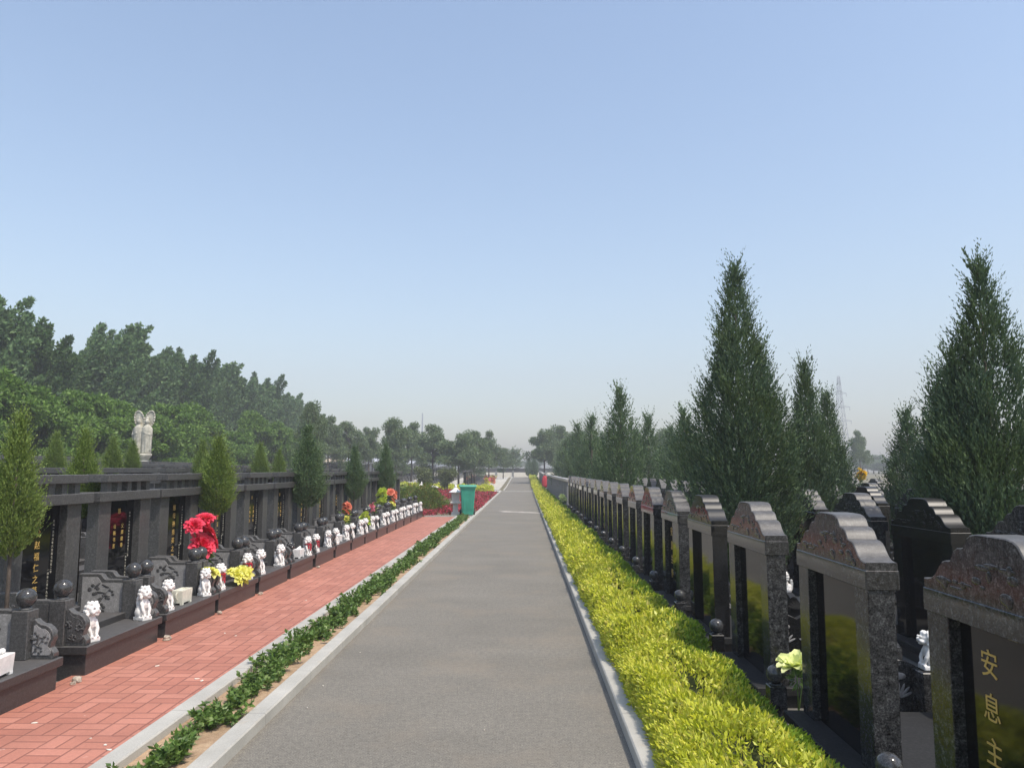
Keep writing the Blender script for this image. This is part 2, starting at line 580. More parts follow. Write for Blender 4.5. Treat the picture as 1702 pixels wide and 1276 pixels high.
# ------------------------------------------------------------------ the setting
def sheet(name, x0, x1, y0, y1, dz, mat, nx=1, ny=1, label=None):
    V, F = [], []
    for j in range(ny + 1):
        for i in range(nx + 1):
            x = x0 + (x1 - x0) * i / nx
            y = y0 + (y1 - y0) * j / ny
            V.append((x, y, gz(x, y) + dz))
    for j in range(ny):
        for i in range(nx):
            a = j * (nx + 1) + i
            F.append((a, a + 1, a + nx + 2, a + nx + 1))
    me = bpy.data.meshes.new(name)
    me.from_pydata(V, [], F)
    me.materials.append(mat)
    o = link(name, me)
    tag(o, label, None, None, 'structure')
    return o


def raised(name, x0, x1, y0, y1, zt, depth, mat, step=2.0, bevel=0.008, label=None):
    """a long kerb following the ground, with rounded top edges"""
    n = max(1, int((y1 - y0) / step))
    prof = [(x0, zt - depth), (x0, zt - bevel), (x0 + bevel, zt), (x1 - bevel, zt), (x1, zt - bevel), (x1, zt - depth)]
    V, F = [], []
    for j in range(n + 1):
        y = y0 + (y1 - y0) * j / n
        for (x, z) in prof: V.append((x, y, z + gz(0, y)))
    k = len(prof)
    for j in range(n):
        for i in range(k - 1):
            a = j * k + i
            F.append((a, a + k, a + k + 1, a + 1))
    F.append(tuple(range(k)))
    F.append(tuple(reversed(range(n * k, n * k + k))))
    me = bpy.data.meshes.new(name)
    me.from_pydata(V, [], F)
    me.materials.append(mat)
    bm = bmesh.new(); bm.from_mesh(me); bmesh.ops.recalc_face_normals(bm, faces=bm.faces[:]); bm.to_mesh(me); bm.free()
    return tag(link(name, me), label, None, None, 'structure')


# ground sheet, non-uniform grid out to the horizon
xs = sorted(set([-2500, -900, -300, -120, -60, -40] + list(range(-34, 14, 2)) + [20, 40, 120, 400, 1000, 2500]))
ys = sorted(set([-400, -60, -10, 0] + list(range(4, 112, 4)) + [125, 150, 200, 300, 500, 1000, 3000]))
V = [(x, y, gz(x, y) - 0.03) for y in ys for x in xs]
nx_ = len(xs)
F = [(j * nx_ + i, j * nx_ + i + 1, (j + 1) * nx_ + i + 1, (j + 1) * nx_ + i) for j in range(len(ys) - 1) for i in range(nx_ - 1)]
me = bpy.data.meshes.new("ground")
me.from_pydata(V, [], F)
me.materials.append(M['earth'])
tag(link("ground", me), None, None, None, 'structure')

YC = 53.6      # cross strip
sheet("path", -1.60, 0.60, -3, 98, 0.0, M['asphalt'], 1, 60)
raised("kerb", -1.70, -1.582, -2, 24.6, 0.07, 0.12, M['kerb'])
raised("kerb", -1.70, -1.582, 24.62, 53.4, 0.07, 0.12, M['kerb'])
raised("kerb", 0.585, 0.70, -2, 53.4, 0.08, 0.12, M['kerb'])
raised("kerb", -1.55, -1.45, 55.0, 98, 0.07, 0.12, M['kerb'])
raised("kerb", 0.62, 0.70, 55.0, 98, 0.07, 0.12, M['kerb'])
raised("kerb", -2.172, -2.052, -2, 24.3, 0.085, 0.13, M['kerb'])
sheet("soil_strip", -2.06, -1.69, -2, 24.3, 0.035, M['soil'], 1, 4)
sheet("brick_path", -3.3, -2.165, -2, 24.15, 0.06, M['brick'], 1, 4)
mb = MB(); mb.box(-3.2, -2.0, 24.32, 24.44, -0.05, 0.085, 0.006)
tag(mb.build("kerb", M['kerb']), None, None, None, 'structure')
mb = MB(); mb.box(-2.0, -1.71, 24.45, 25.3, -0.05, 0.05)
tag(mb.build("bin_pad", M['paving']), None, None, None, 'structure')
mb = MB(); mb.box(-1.58, 0.58, YC, YC + 0.35, -0.05, 0.012)
tag(mb.build("concrete_strip", M['paving']), None, None, None, 'structure')
sheet("grave_terrace", -16.5, -3.3, -2, 24.6, 0.02, M['greypaving'], 14, 6)
sheet("planting_bed", 0.67, 1.42, -2, 53.4, 0.03, M['soil'], 1, 8)
sheet("grave_terrace", 1.42, 12, -2, 53.4, 0.02, M['greypaving'], 1, 8)
sheet("cross_path", -20, -1.71, 53.3, 56.5, 0.015, M['paving'], 8, 2)
sheet("far_paving", -24, -1.9, 57.3, 96, 0.02, M['paving'], 12, 20)
sheet("bare_ground", -12, -4.4, 26, 40, 0.01, M['redsoil'], 6, 6)


# ------------------------------------------------------------------ lettering
def text_mesh(name, body, size, mat, extrude=0.001, line=1.15):
    cu = bpy.data.curves.new("t", 'FONT')
    cu.body = body
    cu.size = size
    cu.align_x = 'CENTER'
    cu.align_y = 'TOP'
    cu.space_line = line
    cu.extrude = extrude
    cu.resolution_u = 2
    o = bpy.data.objects.new("tmp", cu)
    COL.objects.link(o)
    bpy.context.view_layer.update()
    dg = bpy.context.evaluated_depsgraph_get()
    me = bpy.data.meshes.new_from_object(o.evaluated_get(dg))
    me.name = name
    bpy.data.objects.remove(o)
    me.materials.clear()
    me.materials.append(mat)
    return me


def place_text(items, _=None):
    """one standing text mesh per block: items=(body,size,line,y,z,mat)"""
    out = []
    for body, size, line, y, z, mat in items:
        me = text_mesh("lettering", body, size, mat, 0.001, line)
        for v in me.vertices:
            v.co = Vector((v.co.z, y + v.co.x, z + v.co.y))
        out.append(me)
    return out


def vert(s): return "\n".join(s)


G, Pn = M['gold'], M['paint']
side = "公元二零零九年四月初五日生\n"
def stele_text(cols, big=0.056, top=1.15):
    it = []
    if len(cols) == 1:
        it.append((vert(cols[0]), big * 1.25, 1.30, 0.0, top, G))
    else:
        it.append(("慈", big, 1.2, 0.0, top + 0.02, G))
        it.append((vert(cols[0]), big * 0.82, 1.35, 0.07, top - 0.13, G))
        it.append((vert(cols[1]), big * 0.82, 1.35, -0.07, top - 0.13, G))
        it.append((vert("之墓"), big * 0.9, 1.35, 0.0, top - 0.62, G))
    it.append((vert("公元一九四六年八月初七日生二零"), 0.024, 1.25, 0.20, top - 0.02, Pn))
    it.append((vert("一四年三月十九日故"), 0.024, 1.25, 0.165, top - 0.42, Pn))
    it.append((vert("子女敬立"), 0.028, 1.25, -0.21, top - 0.45, Pn))
    return place_text(it, None)


TX = [stele_text(["慈父赵福仁之墓"]), stele_text(["父郑建春", "母杨书芳"]), stele_text(["父王德林", "母刘玉兰"]), stele_text(["慈母孙秀英之墓"])]

# ------------------------------------------------------------------ left graves (gate-shaped)
LC = 1.15
SCROLL = [(-0.185, 0.27), (-0.185, 0.525), (-0.165, 0.535), (-0.145, 0.515), (-0.12, 0.50), (-0.085, 0.495), (-0.055, 0.475), (-0.035, 0.445),
          (-0.030, 0.405), (-0.045, 0.375), (-0.05, 0.345), (-0.035, 0.33), (-0.02, 0.31), (-0.02, 0.285), (-0.03, 0.27)]
SIDE = [(-0.715, 0.27), (-0.715, 0.645), (-0.54, 0.645), (-0.515, 0.637), (-0.50, 0.615), (-0.485, 0.600), (-0.46, 0.595), (-0.30, 0.595), (-0.30, 0.27)]


def shrink(pts, c, k):
    return [(c[0] + (p[0] - c[0]) * k, c[1] + (p[1] - c[1]) * k) for p in pts]


def flower_relief(mb, cx, cz, y, s, rnd, sgn=-1):
    """raised peony and leaves carved on a panel lying in the xz plane at y"""
    for (dx, dz, r) in ((-0.25, 0.25, 0.16), (0.2, 0.12, 0.13), (-0.05, -0.28, 0.15)):
        for k in range(6):
            a = k * PI / 3 + rnd.random()
            mb.sph((cx + (dx + 0.12 * math.cos(a)) * s, y, cz + (dz + 0.12 * math.sin(a)) * s), (r * s * 0.38, 0.003, r * s * 0.33), 8)
    for k in range(6):
        a = rnd.random() * 6.28
        p = (cx + rnd.uniform(-0.4, 0.4) * s, y, cz + rnd.uniform(-0.4, 0.4) * s)
        mb.sph(p, (0.13 * s, 0.004, 0.035 * s), 8, rot=(0, a, 0))
    mb.tube((cx - 0.3 * s, y, cz - 0.45 * s), (cx + 0.25 * s, y, cz + 0.35 * s), 0.003 * s / 0.2, seg=5)


def make_left(detail=True):
    g = empty("gate_grave", (0, 0, 0))
    rnd = random.Random(3)
    mb = MB(); mb.box(-1.15, -0.022, 0.03, LC - 0.03, -0.04, 0.212, 0.003)
    mb.build("plinth", M['plinth'], g)
    mb = MB(); mb.box(-1.16, 0.0, 0.0, LC, 0.212, 0.27, 0.004)
    mb.build("front_slab", M['plinth'], g)
    mb = MB(); mb.box(-1.0, -0.27, 0.12, LC - 0.12, 0.27, 0.325, 0.004)
    mb.build("inner_step", M['plinth'], g)
    for s, (ya, yb) in (("n", (0.02, 0.085)), ("f", (LC - 0.085, LC - 0.02))):
        mb = MB(); mb.auto = True; mb.prism(SIDE, 'y', ya, yb, 0.004)
        sp = mb.build("side_wall", M['gate'], g)
        mb = MB(); mb.auto = True; mb.prism(SCROLL, 'y', ya + 0.003, yb - 0.003, 0.004)
        scw = mb.build("scroll_panel", M['gate'], g)
        if detail:
            # carved faces, on the side that looks down the row
            mb = MB()
            mb.prism([(-0.68, 0.30), (-0.68, 0.618), (-0.55, 0.618), (-0.53, 0.598), (-0.51, 0.568), (-0.32, 0.568), (-0.32, 0.30)], 'y', ya - 0.004, ya + 0.01)
            mb.build("carved_field", M['carve'] if s == "f" else M['gate'], sp)
            mb = MB(); flower_relief(mb, -0.50, 0.435, ya - 0.005, 0.30, rnd)
            mb.build("flower_relief", M['gate'], sp)
            mb = MB()
            mb.prism(shrink(SCROLL, (-0.11, 0.385), 0.76), 'y', ya - 0.002, ya + 0.01)
            mb.build("carved_field", M['carve'] if s == "f" else M['gate'], scw)
            mb = MB(); flower_relief(mb, -0.115, 0.38, ya - 0.004, 0.17, rnd)
            mb.build("flower_relief", M['gate'], scw)
        yc = (ya + yb) / 2 + (0.015 if s == "n" else -0.015)
        mb = MB(); mb.box(-0.305, -0.185, yc - 0.058, yc + 0.058, 0.27, 0.595, 0.005)
        mb.lathe((-0.245, yc, 0.595), [(0.045, 0), (0.045, 0.008), (0.036, 0.012), (0.036, 0.02)], 18)
        po = mb.build("post", M['gate'], g)
        mb = MB(); mb.sph((-0.245, yc, 0.675), 0.066, 24)
        mb.build("ball_finial", M['sphere'], po)
    for ya, yb in ((0.10, 0.30), (0.85, 1.05)):
        mb = MB(); mb.box(-0.83, -0.72, ya, yb, 0.325, 1.255, 0.004)
        mb.build("pillar", M['gate'], g)
    mb = MB(); mb.box(-0.84, -0.79, 0.30, 0.85, 0.325, 1.254, 0.001)
    st = mb.build("stele", M['stele'], g)
    mb = MB(); mb.box(-0.90, -0.665, 0.01, LC - 0.01, 1.255, 1.342, 0.004)
    mb.build("lower_beam", M['gate'], g)
    sl = None
    for i in range(5):
        y = 0.17 + i * 0.182
        if sl is None:
            mb = MB(); mb.box(-0.76, -0.70, 0, 0.075, 1.342, 1.432)
            sl = mb.mesh("slat", M['gate'])
        link("slat", sl, None, g, (0, y, 0))
    mb = MB(); mb.box(-0.88, -0.66, 0.12, LC - 0.12, 1.432, 1.505, 0.004)
    mb.build("upper_beam", M['gate'], g)
    if detail:
        mb = MB(); mb.box(-0.68, -0.46, 0.38, 0.77, 0.325, 0.39, 0.004); mb.box(-0.65, -0.49, 0.42, 0.73, 0.39, 0.43, 0.004)
        mb.build("offering_table", M['plinth'], g)
        
    return g


YL = [4.17, 5.60, 6.83, 8.0, 9.22, 10.45, 11.70, 12.93, 14.15, 15.35, 16.6, 17.82, 19.05, 20.3, 21.55, 22.78]
XL = -3.18
left0 = make_left(True)
left_graves = []
for i, y in enumerate(YL):
    g = left0 if i == 0 else copy_tree(left0)
    g.location = (XL, y, 0.0)
    ti = {1: 0, 2: 1}.get(i, i % 4)
    tag(g, "dark granite gate-shaped grave, %s from the camera beside the bricks" % ordinal(i), "grave", "gate-shaped graves beside the brick path")
    left_graves.append(g)

for i, g in enumerate(left_graves):
    ti = {1: 0, 2: 1}.get(i, i % 4)
    for st in list(g.children):
        if st.name.startswith("stele"):
            for me_ in TX[ti]: link("lettering", me_, None, st, (-0.788, 0.575, 0))

back0 = make_left(False)
first = True
for r in range(1, 6):
    xr = XL - 2.2 * r
    nn = 0
    for i in range(17):
        y = 4.9 + 0.35 * (r % 2) + 1.22 * i
        if xr - 0.7 < -(y * 871 / 1262) - 0.9:   # outside the left edge of the frame
            continue
        g = back0 if first else copy_tree(back0)
        first = False
        g.location = (xr, y, gz(xr, y) + 0.02)
        tag(g, "dark granite gate grave, beams just showing, in the %s row behind the brick-side graves" % ordinal(r), "grave",
            "gate graves in the %s row left of the brick path" % ordinal(r))
        nn += 1


# ------------------------------------------------------------------ lions, boxes
def lion_mesh(mat):
    mb = MB()
    mb.box(-0.065, 0.075, -0.055, 0.055, 0.0, 0.03)
    mb.sph((-0.022, 0, 0.082), (0.052, 0.056, 0.058), 14)
    mb.sph((-0.015, 0.042, 0.062), (0.045, 0.022, 0.036), 12)
    mb.sph((-0.015, -0.042, 0.062), (0.045, 0.022, 0.036), 12)
    mb.sph((0.012, 0, 0.135), (0.042, 0.047, 0.055), 14)
    for s in (1, -1):
        mb.tube((0.020, 0.036 * s, 0.145), (0.052, 0.040 * s, 0.085), 0.019, 0.016)
        mb.tube((0.052, 0.040 * s, 0.085), (0.058, 0.022 * s, 0.045), 0.016, 0.014)
        mb.sph((0.066, 0.026 * s, 0.038), (0.020, 0.015, 0.012), 8)
        mb.sph((0.030, 0.038 * s, 0.262), (0.012, 0.010, 0.018), 8)
        mb.sph((0.078, 0.018 * s, 0.240), (0.011, 0.011, 0.010), 8)
        mb.sph((0.068, 0.026 * s, 0.205), (0.022, 0.016, 0.014), 8)
    mb.sph((0.030, 0, 0.222), (0.048, 0.046, 0.045), 14)
    mb.sph((0.074, 0, 0.214), (0.026, 0.026, 0.014), 10)
    mb.sph((0.068, 0, 0.190), (0.022, 0.022, 0.009), 10)
    mb.sph((0.094, 0, 0.224), (0.009, 0.013, 0.009), 8)
    rr = random.Random(5)
    for ring, (rad, z0, cnt) in enumerate(((0.050, 0.185, 9), (0.056, 0.212, 10), (0.050, 0.240, 9), (0.034, 0.262, 6))):
        for k in range(cnt):
            a = 2 * PI * (k + 0.5 * (ring % 2)) / cnt
            if math.cos(a) > 0.55 and ring < 3: continue
            mb.sph((0.020 + rad * math.cos(a) * 0.9, rad * math.sin(a), z0), 0.0165, 8)
    mb.tube((-0.07, 0, 0.06), (-0.078, 0, 0.15), 0.014, 0.018)
    mb.sph((-0.070, 0, 0.165), (0.018, 0.02, 0.022), 8)
    return remesh(mb, "lion", mat, 0.0048, 1, 0.004, 0.02)


LION = lion_mesh(M['white'])
LIOND = LION.copy()
LIOND.materials.clear(); LIOND.materials.append(M['sphere'])


def ribbon_mesh():
    mb = MB()
    seg = 20
    for i in range(seg):
        a0, a1 = 2 * PI * i / seg, 2 * PI * (i + 1) / seg
        mb.tube((0.018 + 0.052 * math.cos(a0), 0.050 * math.sin(a0), 0.170), (0.018 + 0.052 * math.cos(a1), 0.050 * math.sin(a1), 0.170), 0.009, seg=6)
    mb.box(0.066, 0.074, 0.010, 0.034, 0.075, 0.168)
    mb.box(0.064, 0.072, -0.032, -0.012, 0.10, 0.168)
    mb.sph((0.076, 0.0, 0.168), (0.013, 0.022, 0.015), 8)
    return mb.mesh("ribbon", M['redcloth'])


RIB = ribbon_mesh()
ribboned = {(3, 1), (4, 0), (6, 1), (6, 0), (3, 0)}
darkl = {(4, 1)}
for i, y in enumerate(YL):
    for j, off in enumerate((0.17, 0.98)):
        if i == 0: continue
        dk = (i, j) in {(5, 0)}
        o = link("stone_lion", LIOND if dk else LION, None, None)
        o.location = (XL - 0.085 + random.uniform(-0.012, 0.012), y + off, 0.271)
        o.rotation_euler = (0, 0, R(random.uniform(-14, 14)) + (R(-12) if j == 0 else R(-25)))
        sc_ = random.uniform(0.97, 1.06)
        o.scale = (sc_ * 0.86, sc_ * 0.84, sc_ * (1.03 if i < 5 else 1.0))
        rb = (i, j) in {(3, 0), (3, 1), (5, 1), (6, 0)}
        if rb:
            link("ribbon", RIB, None, o)
        tag(o, "%s stone lion%s, %s corner of the %s grave along the bricks" % (
            "dark" if dk else "white", " with red ribbon" if rb else "", "near" if j == 0 else "far", ordinal(i)), "stone lion",
            "stone lions along the brick path")


def offering_box(loc, rz, label, lid=True):
    b = empty("offering_box", loc, rz)
    mb = MB(); mb.taper(-0.05, 0.05, -0.10, 0.10, 0.018, 0.12, 1.08)
    for s1 in (-1, 1):
        for s2 in (-1, 1):
            mb.box(s1 * 0.04 - 0.012, s1 * 0.04 + 0.012, s2 * 0.085 - 0.015, s2 * 0.085 + 0.015, 0, 0.018)
    mb.build("box_body", M['white'] if lid else M['cream'], b)
    mb = MB()
    if lid:
        mb.box(-0.054, 0.054, -0.108, 0.108, 0.118, 0.127, 0.002)
        mb.sph((0, -0.02, 0.135), (0.018, 0.075, 0.016), 10, rot=(0.15, 0, 0))
        mb.sph((0, 0.06, 0.145), (0.02, 0.02, 0.018), 10)
        mb.build("carved_lid", M['white'], b)
    else:
        for a, c in ((-0.054, -0.042), (0.042, 0.054)): mb.box(a, c, -0.108, 0.108, 0.118, 0.135, 0.002)
        for a, c in ((-0.108, -0.094), (0.094, 0.108)): mb.box(-0.042, 0.042, a, c, 0.118, 0.135, 0.002)
        mb.build("rim", M['cream'], b)
        mb = MB()
        for s in (-1, 1):
            for t in np.linspace(0, PI, 9)[:-1]:
                t2 = t + PI / 8
                mb.tube((0, s * (0.108 + 0.022 * math.sin(t)), 0.085 + 0.03 * math.cos(t)), (0, s * (0.108 + 0.022 * math.sin(t2)), 0.085 + 0.03 * math.cos(t2)), 0.007, seg=6)
        mb.build("handles", M['cream'], b)
    tag(b, label, "offering box", "stone offering boxes on the graves")
    return b


offering_box((XL - 0.10, 4.78, 0.271), 0.1, "white carved stone box with lid on the nearest grave at far left", True)
offering_box((XL - 0.12, 7.38, 0.271), 0, "cream stone box with handles between two lions on the third grave", False)
offering_box((XL - 0.12, 11.15, 0.271), 0, "white stone box between the lions of the sixth grave along the bricks", True)
offering_box((XL - 0.12, 13.5, 0.271), 0, "white stone box between the lions of the eighth grave along the bricks", True)

# small dark urns on pedestals seen in the gaps between the left gates
for k, (yy, wh) in enumerate(((5.5, 0), (6.74, 1), (7.95, 1), (9.16, 0), (10.35, 1), (11.6, 0))):
    e = empty("pedestal_urn", (XL - 1.0, yy + 0.02, 0.02))
    mb = MB(); mb.box(-0.08, 0.08, -0.07, 0.07, 0, 0.46, 0.004); mb.box(-0.095, 0.095, -0.085, 0.085, 0.46, 0.49, 0.004)
    mb.build("pedestal", M['gate'], e)
    mb = MB(); mb.lathe((0, 0, 0.49), [(0.02, 0), (0.035, 0.02), (0.05, 0.06), (0.045, 0.10), (0.025, 0.13), (0.035, 0.15)], 14)
    mb.build("urn", M['white'] if wh else M['sphere'], e)
    tag(e, "%s urn on a dark pedestal behind the gap after the %s gate grave" % ("white" if wh else "dark", ordinal(k)), "urn", "urns on pedestals behind the left graves")

# rubble in the gaps
rr = random.Random(2)
for k, (x, y, s) in enumerate(((-3.16, 5.46, 0.035), (-3.19, 5.52, 0.022), (-3.15, 5.40, 0.02), (-3.14, 6.77, 0.04), (-3.16, 7.97, 0.03), (-3.16, 9.18, 0.03), (-3.14, 11.66, 0.028))):
    mb = MB(); bmesh.ops.create_icosphere(mb.bm, subdivisions=2, radius=s)
    for v in mb.bm.verts:
        v.co *= rr.uniform(0.75, 1.15); v.co.z *= 0.7
    o = mb.build("rubble_stone", M['stonepebble'], None, (x, y, 0.06 + s * 0.5))
    tag(o, "small beige stone in the gap between dark plinths beside the bricks", "stone", "stones in the gaps between plinths")


# ------------------------------------------------------------------ right graves (crested caps)
LR = 0.92
half = [(0.46, 1.115), (0.43, 1.116), (0.405, 1.122), (0.38, 1.136), (0.36, 1.156), (0.34, 1.178), (0.32, 1.194), (0.295, 1.202), (0.272, 1.203), (0.262, 1.206),
        (0.252, 1.222), (0.236, 1.243), (0.212, 1.257), (0.185, 1.260), (0.172, 1.263), (0.162, 1.278), (0.146, 1.298), (0.12, 1.312), (0.085, 1.318), (0.0, 1.319)]
capprof = [(0.46, 0.99)] + half + [(-y, z) for y, z in reversed(half[:-1])] + [(-0.46, 0.99)]
capprof = [(y + LR / 2, z) for y, z in capprof]


def cloud_relief(mb, x, rnd):
    for k in range(30):
        y = rnd.uniform(0.12, 0.80)
        hmax = 1.10 + 0.17 * (1 - abs(y - 0.46) / 0.40)
        z = rnd.uniform(1.09, hmax)
        mb.sph((x, y, z), (0.0028, rnd.uniform(0.012, 0.05), rnd.uniform(0.006, 0.022)), 10)


def make_right(mcap, mpil, front=True):
    g = empty("crested_grave", (0, 0, 0))
    rnd = random.Random(8)
    mb = MB(); mb.box(-0.07, 0.95, 0.0, LR, -0.04, 0.10, 0.003)
    mb.build("base", M['plinth'], g)
    mb = MB(); mb.box(-0.10, 0.98, -0.03, LR + 0.03, 0.10, 0.155, 0.006)
    mb.build("base_slab", M['roughdark'], g)
    for ya, yb in ((0.0, 0.155), (LR - 0.155, LR)):
        mb = MB(); mb.box(0.006, 0.132, ya + 0.004, yb, 0.155, 0.99, 0.003)
        mb.build("pillar", mpil, g)
    mb = MB(); mb.box(0.05, 0.11, 0.155, LR - 0.155, 0.155, 0.989, 0.0)
    st = mb.build("stele", M['stele'], g)
    mb = MB(); mb.auto = True; mb.prism(capprof, 'x', 0.0, 0.15, 0.004)
    cp = mb.build("crested_cap", mcap, g)
    mb = MB(); mb.box(-0.004, 0.154, -0.003, LR + 0.003, 0.988, 1.078, 0.003)
    mb.build("cap_band", M['band'] if mcap is M['cap'] else mcap, cp)
    mb = MB(); cloud_relief(mb, -0.001, rnd)
    mb.build("cloud_relief", mcap, cp)
    if front:
        for xx in (-0.05,):
            mb = MB(); mb.box(xx - 0.05, xx + 0.05, -0.31, -0.21, -0.04, 0.235, 0.004)
            mb.lathe((xx, -0.26, 0.235), [(0.04, 0), (0.04, 0.007), (0.03, 0.012)], 16)
            po = mb.build("corner_post", mpil, g)
            mb = MB(); mb.sph((xx, -0.26, 0.300), 0.056, 24)
            mb.build("ball_finial", M['sphere'], po)
        pts = [(0.17, -0.03)]
        for k in range(25):
            t = k / 24
            pts.append((0.17 + t * 0.62, 0.36 + 0.035 * abs(math.sin(t * PI * 3))))
        pts.append((0.79, -0.03))
        mb = MB(); mb.auto = True; mb.prism(pts, 'y', -0.30, -0.24, 0.003)
        lp = mb.build("lotus_panel", mpil, g)
        mb = MB()
        for k in range(3):
            cx = 0.28 + 0.2 * k
            for q in range(-3, 4):
                a = q * 0.38
                mb.sph((cx + 0.05 * math.sin(a), -0.302, 0.17 + 0.05 * math.cos(a)), (0.009, 0.004, 0.045), 8, rot=(0, a, 0))
            mb.sph((cx, -0.302, 0.30), (0.05, 0.004, 0.022), 10)
        mb.build("lotus_relief", M['carve'], lp)
        # low wall with wave-carved top at the grave's front
        pts = [(0.0, 0.155)]
        for k in range(33):
            t = k / 32
            pts.append((t * LR, 0.40 + 0.03 * abs(math.sin(t * PI * 4))))
        pts.append((LR, 0.155))
        mb = MB(); mb.prism(pts, 'x', 0.80, 0.86, 0.004)
        fw = mb.build("low_wall", mpil, g)
    return g


rightA = make_right(M['cap'], M['pillar'])
rightB = make_right(M['capdark'], M['capdark'])
used = {'A': False, 'B': False}
XR = 1.6
DARK1 = {3}
right_row1 = []
for i in range(18):
    y = 2.2 + 1.45 * i
    k = 'B' if i in DARK1 else 'A'
    src = rightB if k == 'B' else rightA
    g = src if not used[k] else copy_tree(src)
    used[k] = True
    g.location = (XR + random.uniform(-0.006, 0.006), y + random.uniform(-0.02, 0.02), 0)
    g.rotation_euler = (R(random.uniform(-0.35, 0.35)), R(random.uniform(-0.4, 0.4)), R(random.uniform(-0.7, 0.7)))
    nm = "polished black" if k == 'B' else "speckled grey"
    tag(g, "%s granite crested grave, %s from the camera along the yellow hedge" % (nm, ordinal(i)), "grave", "crested graves along the yellow hedge")
    right_row1.append(g)

# gold lettering on the back of the nearest one (on the side of the path)
for i, g in enumerate(right_row1):
    if i in (0, 4, 9):
        st = [c for c in g.children if c.name.startswith("stele")][0]
        me = place_text([(vert("安息主怀"), 0.105, 1.45, 0, 0, M['gold'])], None)[0]
        # face -x : mirror by rotating 180 degrees about z
        o = link("lettering", me, None, st, (0.0485, 0.592, 0.905))
        o.rotation_euler = (0, 0, PI)

for r, (xr, y0, n_, pit) in enumerate(((3.2, 4.45, 17, 1.33), (4.6, 7.3, 15, 1.33), (5.9, 8.8, 13, 1.33), (7.3, 10.2, 12, 1.33), (8.8, 12.2, 10, 1.33))):
    for i in range(n_):
        y = y0 + pit * i
        k = 'B' if (r == 0 and i in (1,)) or (r > 0 and (i * 7 + r) % 5 == 0) else 'A'
        g = copy_tree(rightB if k == 'B' else rightA)
        g.location = (xr, y, 0.0)
        nm = "polished black" if k == 'B' else "speckled grey"
        if r == 0:
            tag(g, "%s granite crested grave, %s from the camera in the second right-hand row" % (nm, ordinal(i)), "grave", "crested graves in the rows behind the first")
        else:
            tag(g, "%s granite crested grave in the %s row right of the hedge, partly hidden" % (nm, ordinal(r + 1)), "grave", "crested graves in the %s row right of the hedge" % ordinal(r + 1))

# flat-topped graves further along the right side, then beyond the cross path
def make_flat():
    g = empty("flat_topped_grave", (0, 0, 0))
    for ya, yb in ((0.0, 0.14), (0.9, 1.04)):
        mb = MB(); mb.box(0.0, 0.13, ya, yb, 0.13, 1.08, 0.003); mb.build("pillar", M['carve'], g)
    mb = MB(); mb.box(0.05, 0.11, 0.14, 0.90, 0.13, 1.08); mb.build("stele", M['stele'], g)
    mb = MB(); mb.box(-0.03, 0.19, -0.06, 1.10, 1.08, 1.20, 0.012); mb.build("cap_slab", M['palecap'], g)
    mb = MB(); mb.box(-0.10, 0.9, -0.03, 1.07, -0.04, 0.13, 0.004); mb.build("base", M['plinth'], g)
    return g


flat0 = make_flat()
for i in range(42):
    y = 28.6 + 1.24 * i
    if 53 < y < 56.5: continue
    if y > 94: break
    g = flat0 if i == 0 else copy_tree(flat0)
    z = gz(1.6, y) * 0.55
    g.location = (XR, y, z)
    where = "between the crested graves and the cross path" if y < 54 else "beyond the cross path"
    tag(g, "narrow flat-topped grave with pale pink cap %s" % where, "grave", "flat-topped graves %s" % where)


# ------------------------------------------------------------------ far left graves
def make_black():
    g = empty("black_slab_grave", (0, 0, 0))
    mb = MB(); mb.box(-0.1, 0.12, 0.1, 1.35, 0.25, 1.30, 0.01); mb.build("stele", M['capdark'], g)
    mb = MB(); mb.box(-0.16, 0.17, 0.02, 1.43, 1.30, 1.42, 0.015); mb.build("top_slab", M['gate'], g)
    mb = MB(); mb.box(-0.2, 1.1, 0.0, 1.45, -0.05, 0.25, 0.01); mb.build("base", M['gate'], g)
    mb = MB(); mb.box(0.85, 1.0, 0.05, 1.40, 0.25, 0.45, 0.01); mb.build("front_rail", M['gate'], g)
    return g


blk = make_black()
firstb = True
for r, xr in enumerate((-4.6, -8.2, -11.8, -15.4, -19.0)):
    for i in range(18):
        y = 58.5 + r * 0.6 + 1.75 * i
        if y > 90: break
        g = blk if firstb else copy_tree(blk)
        firstb = False
        g.location = (xr, y, gz(xr, y) + 0.02)
        tag(g, "dark slab grave in the %s far row beyond the cross path at left" % ordinal(r), "grave", "dark slab graves in the %s far row" % ordinal(r))


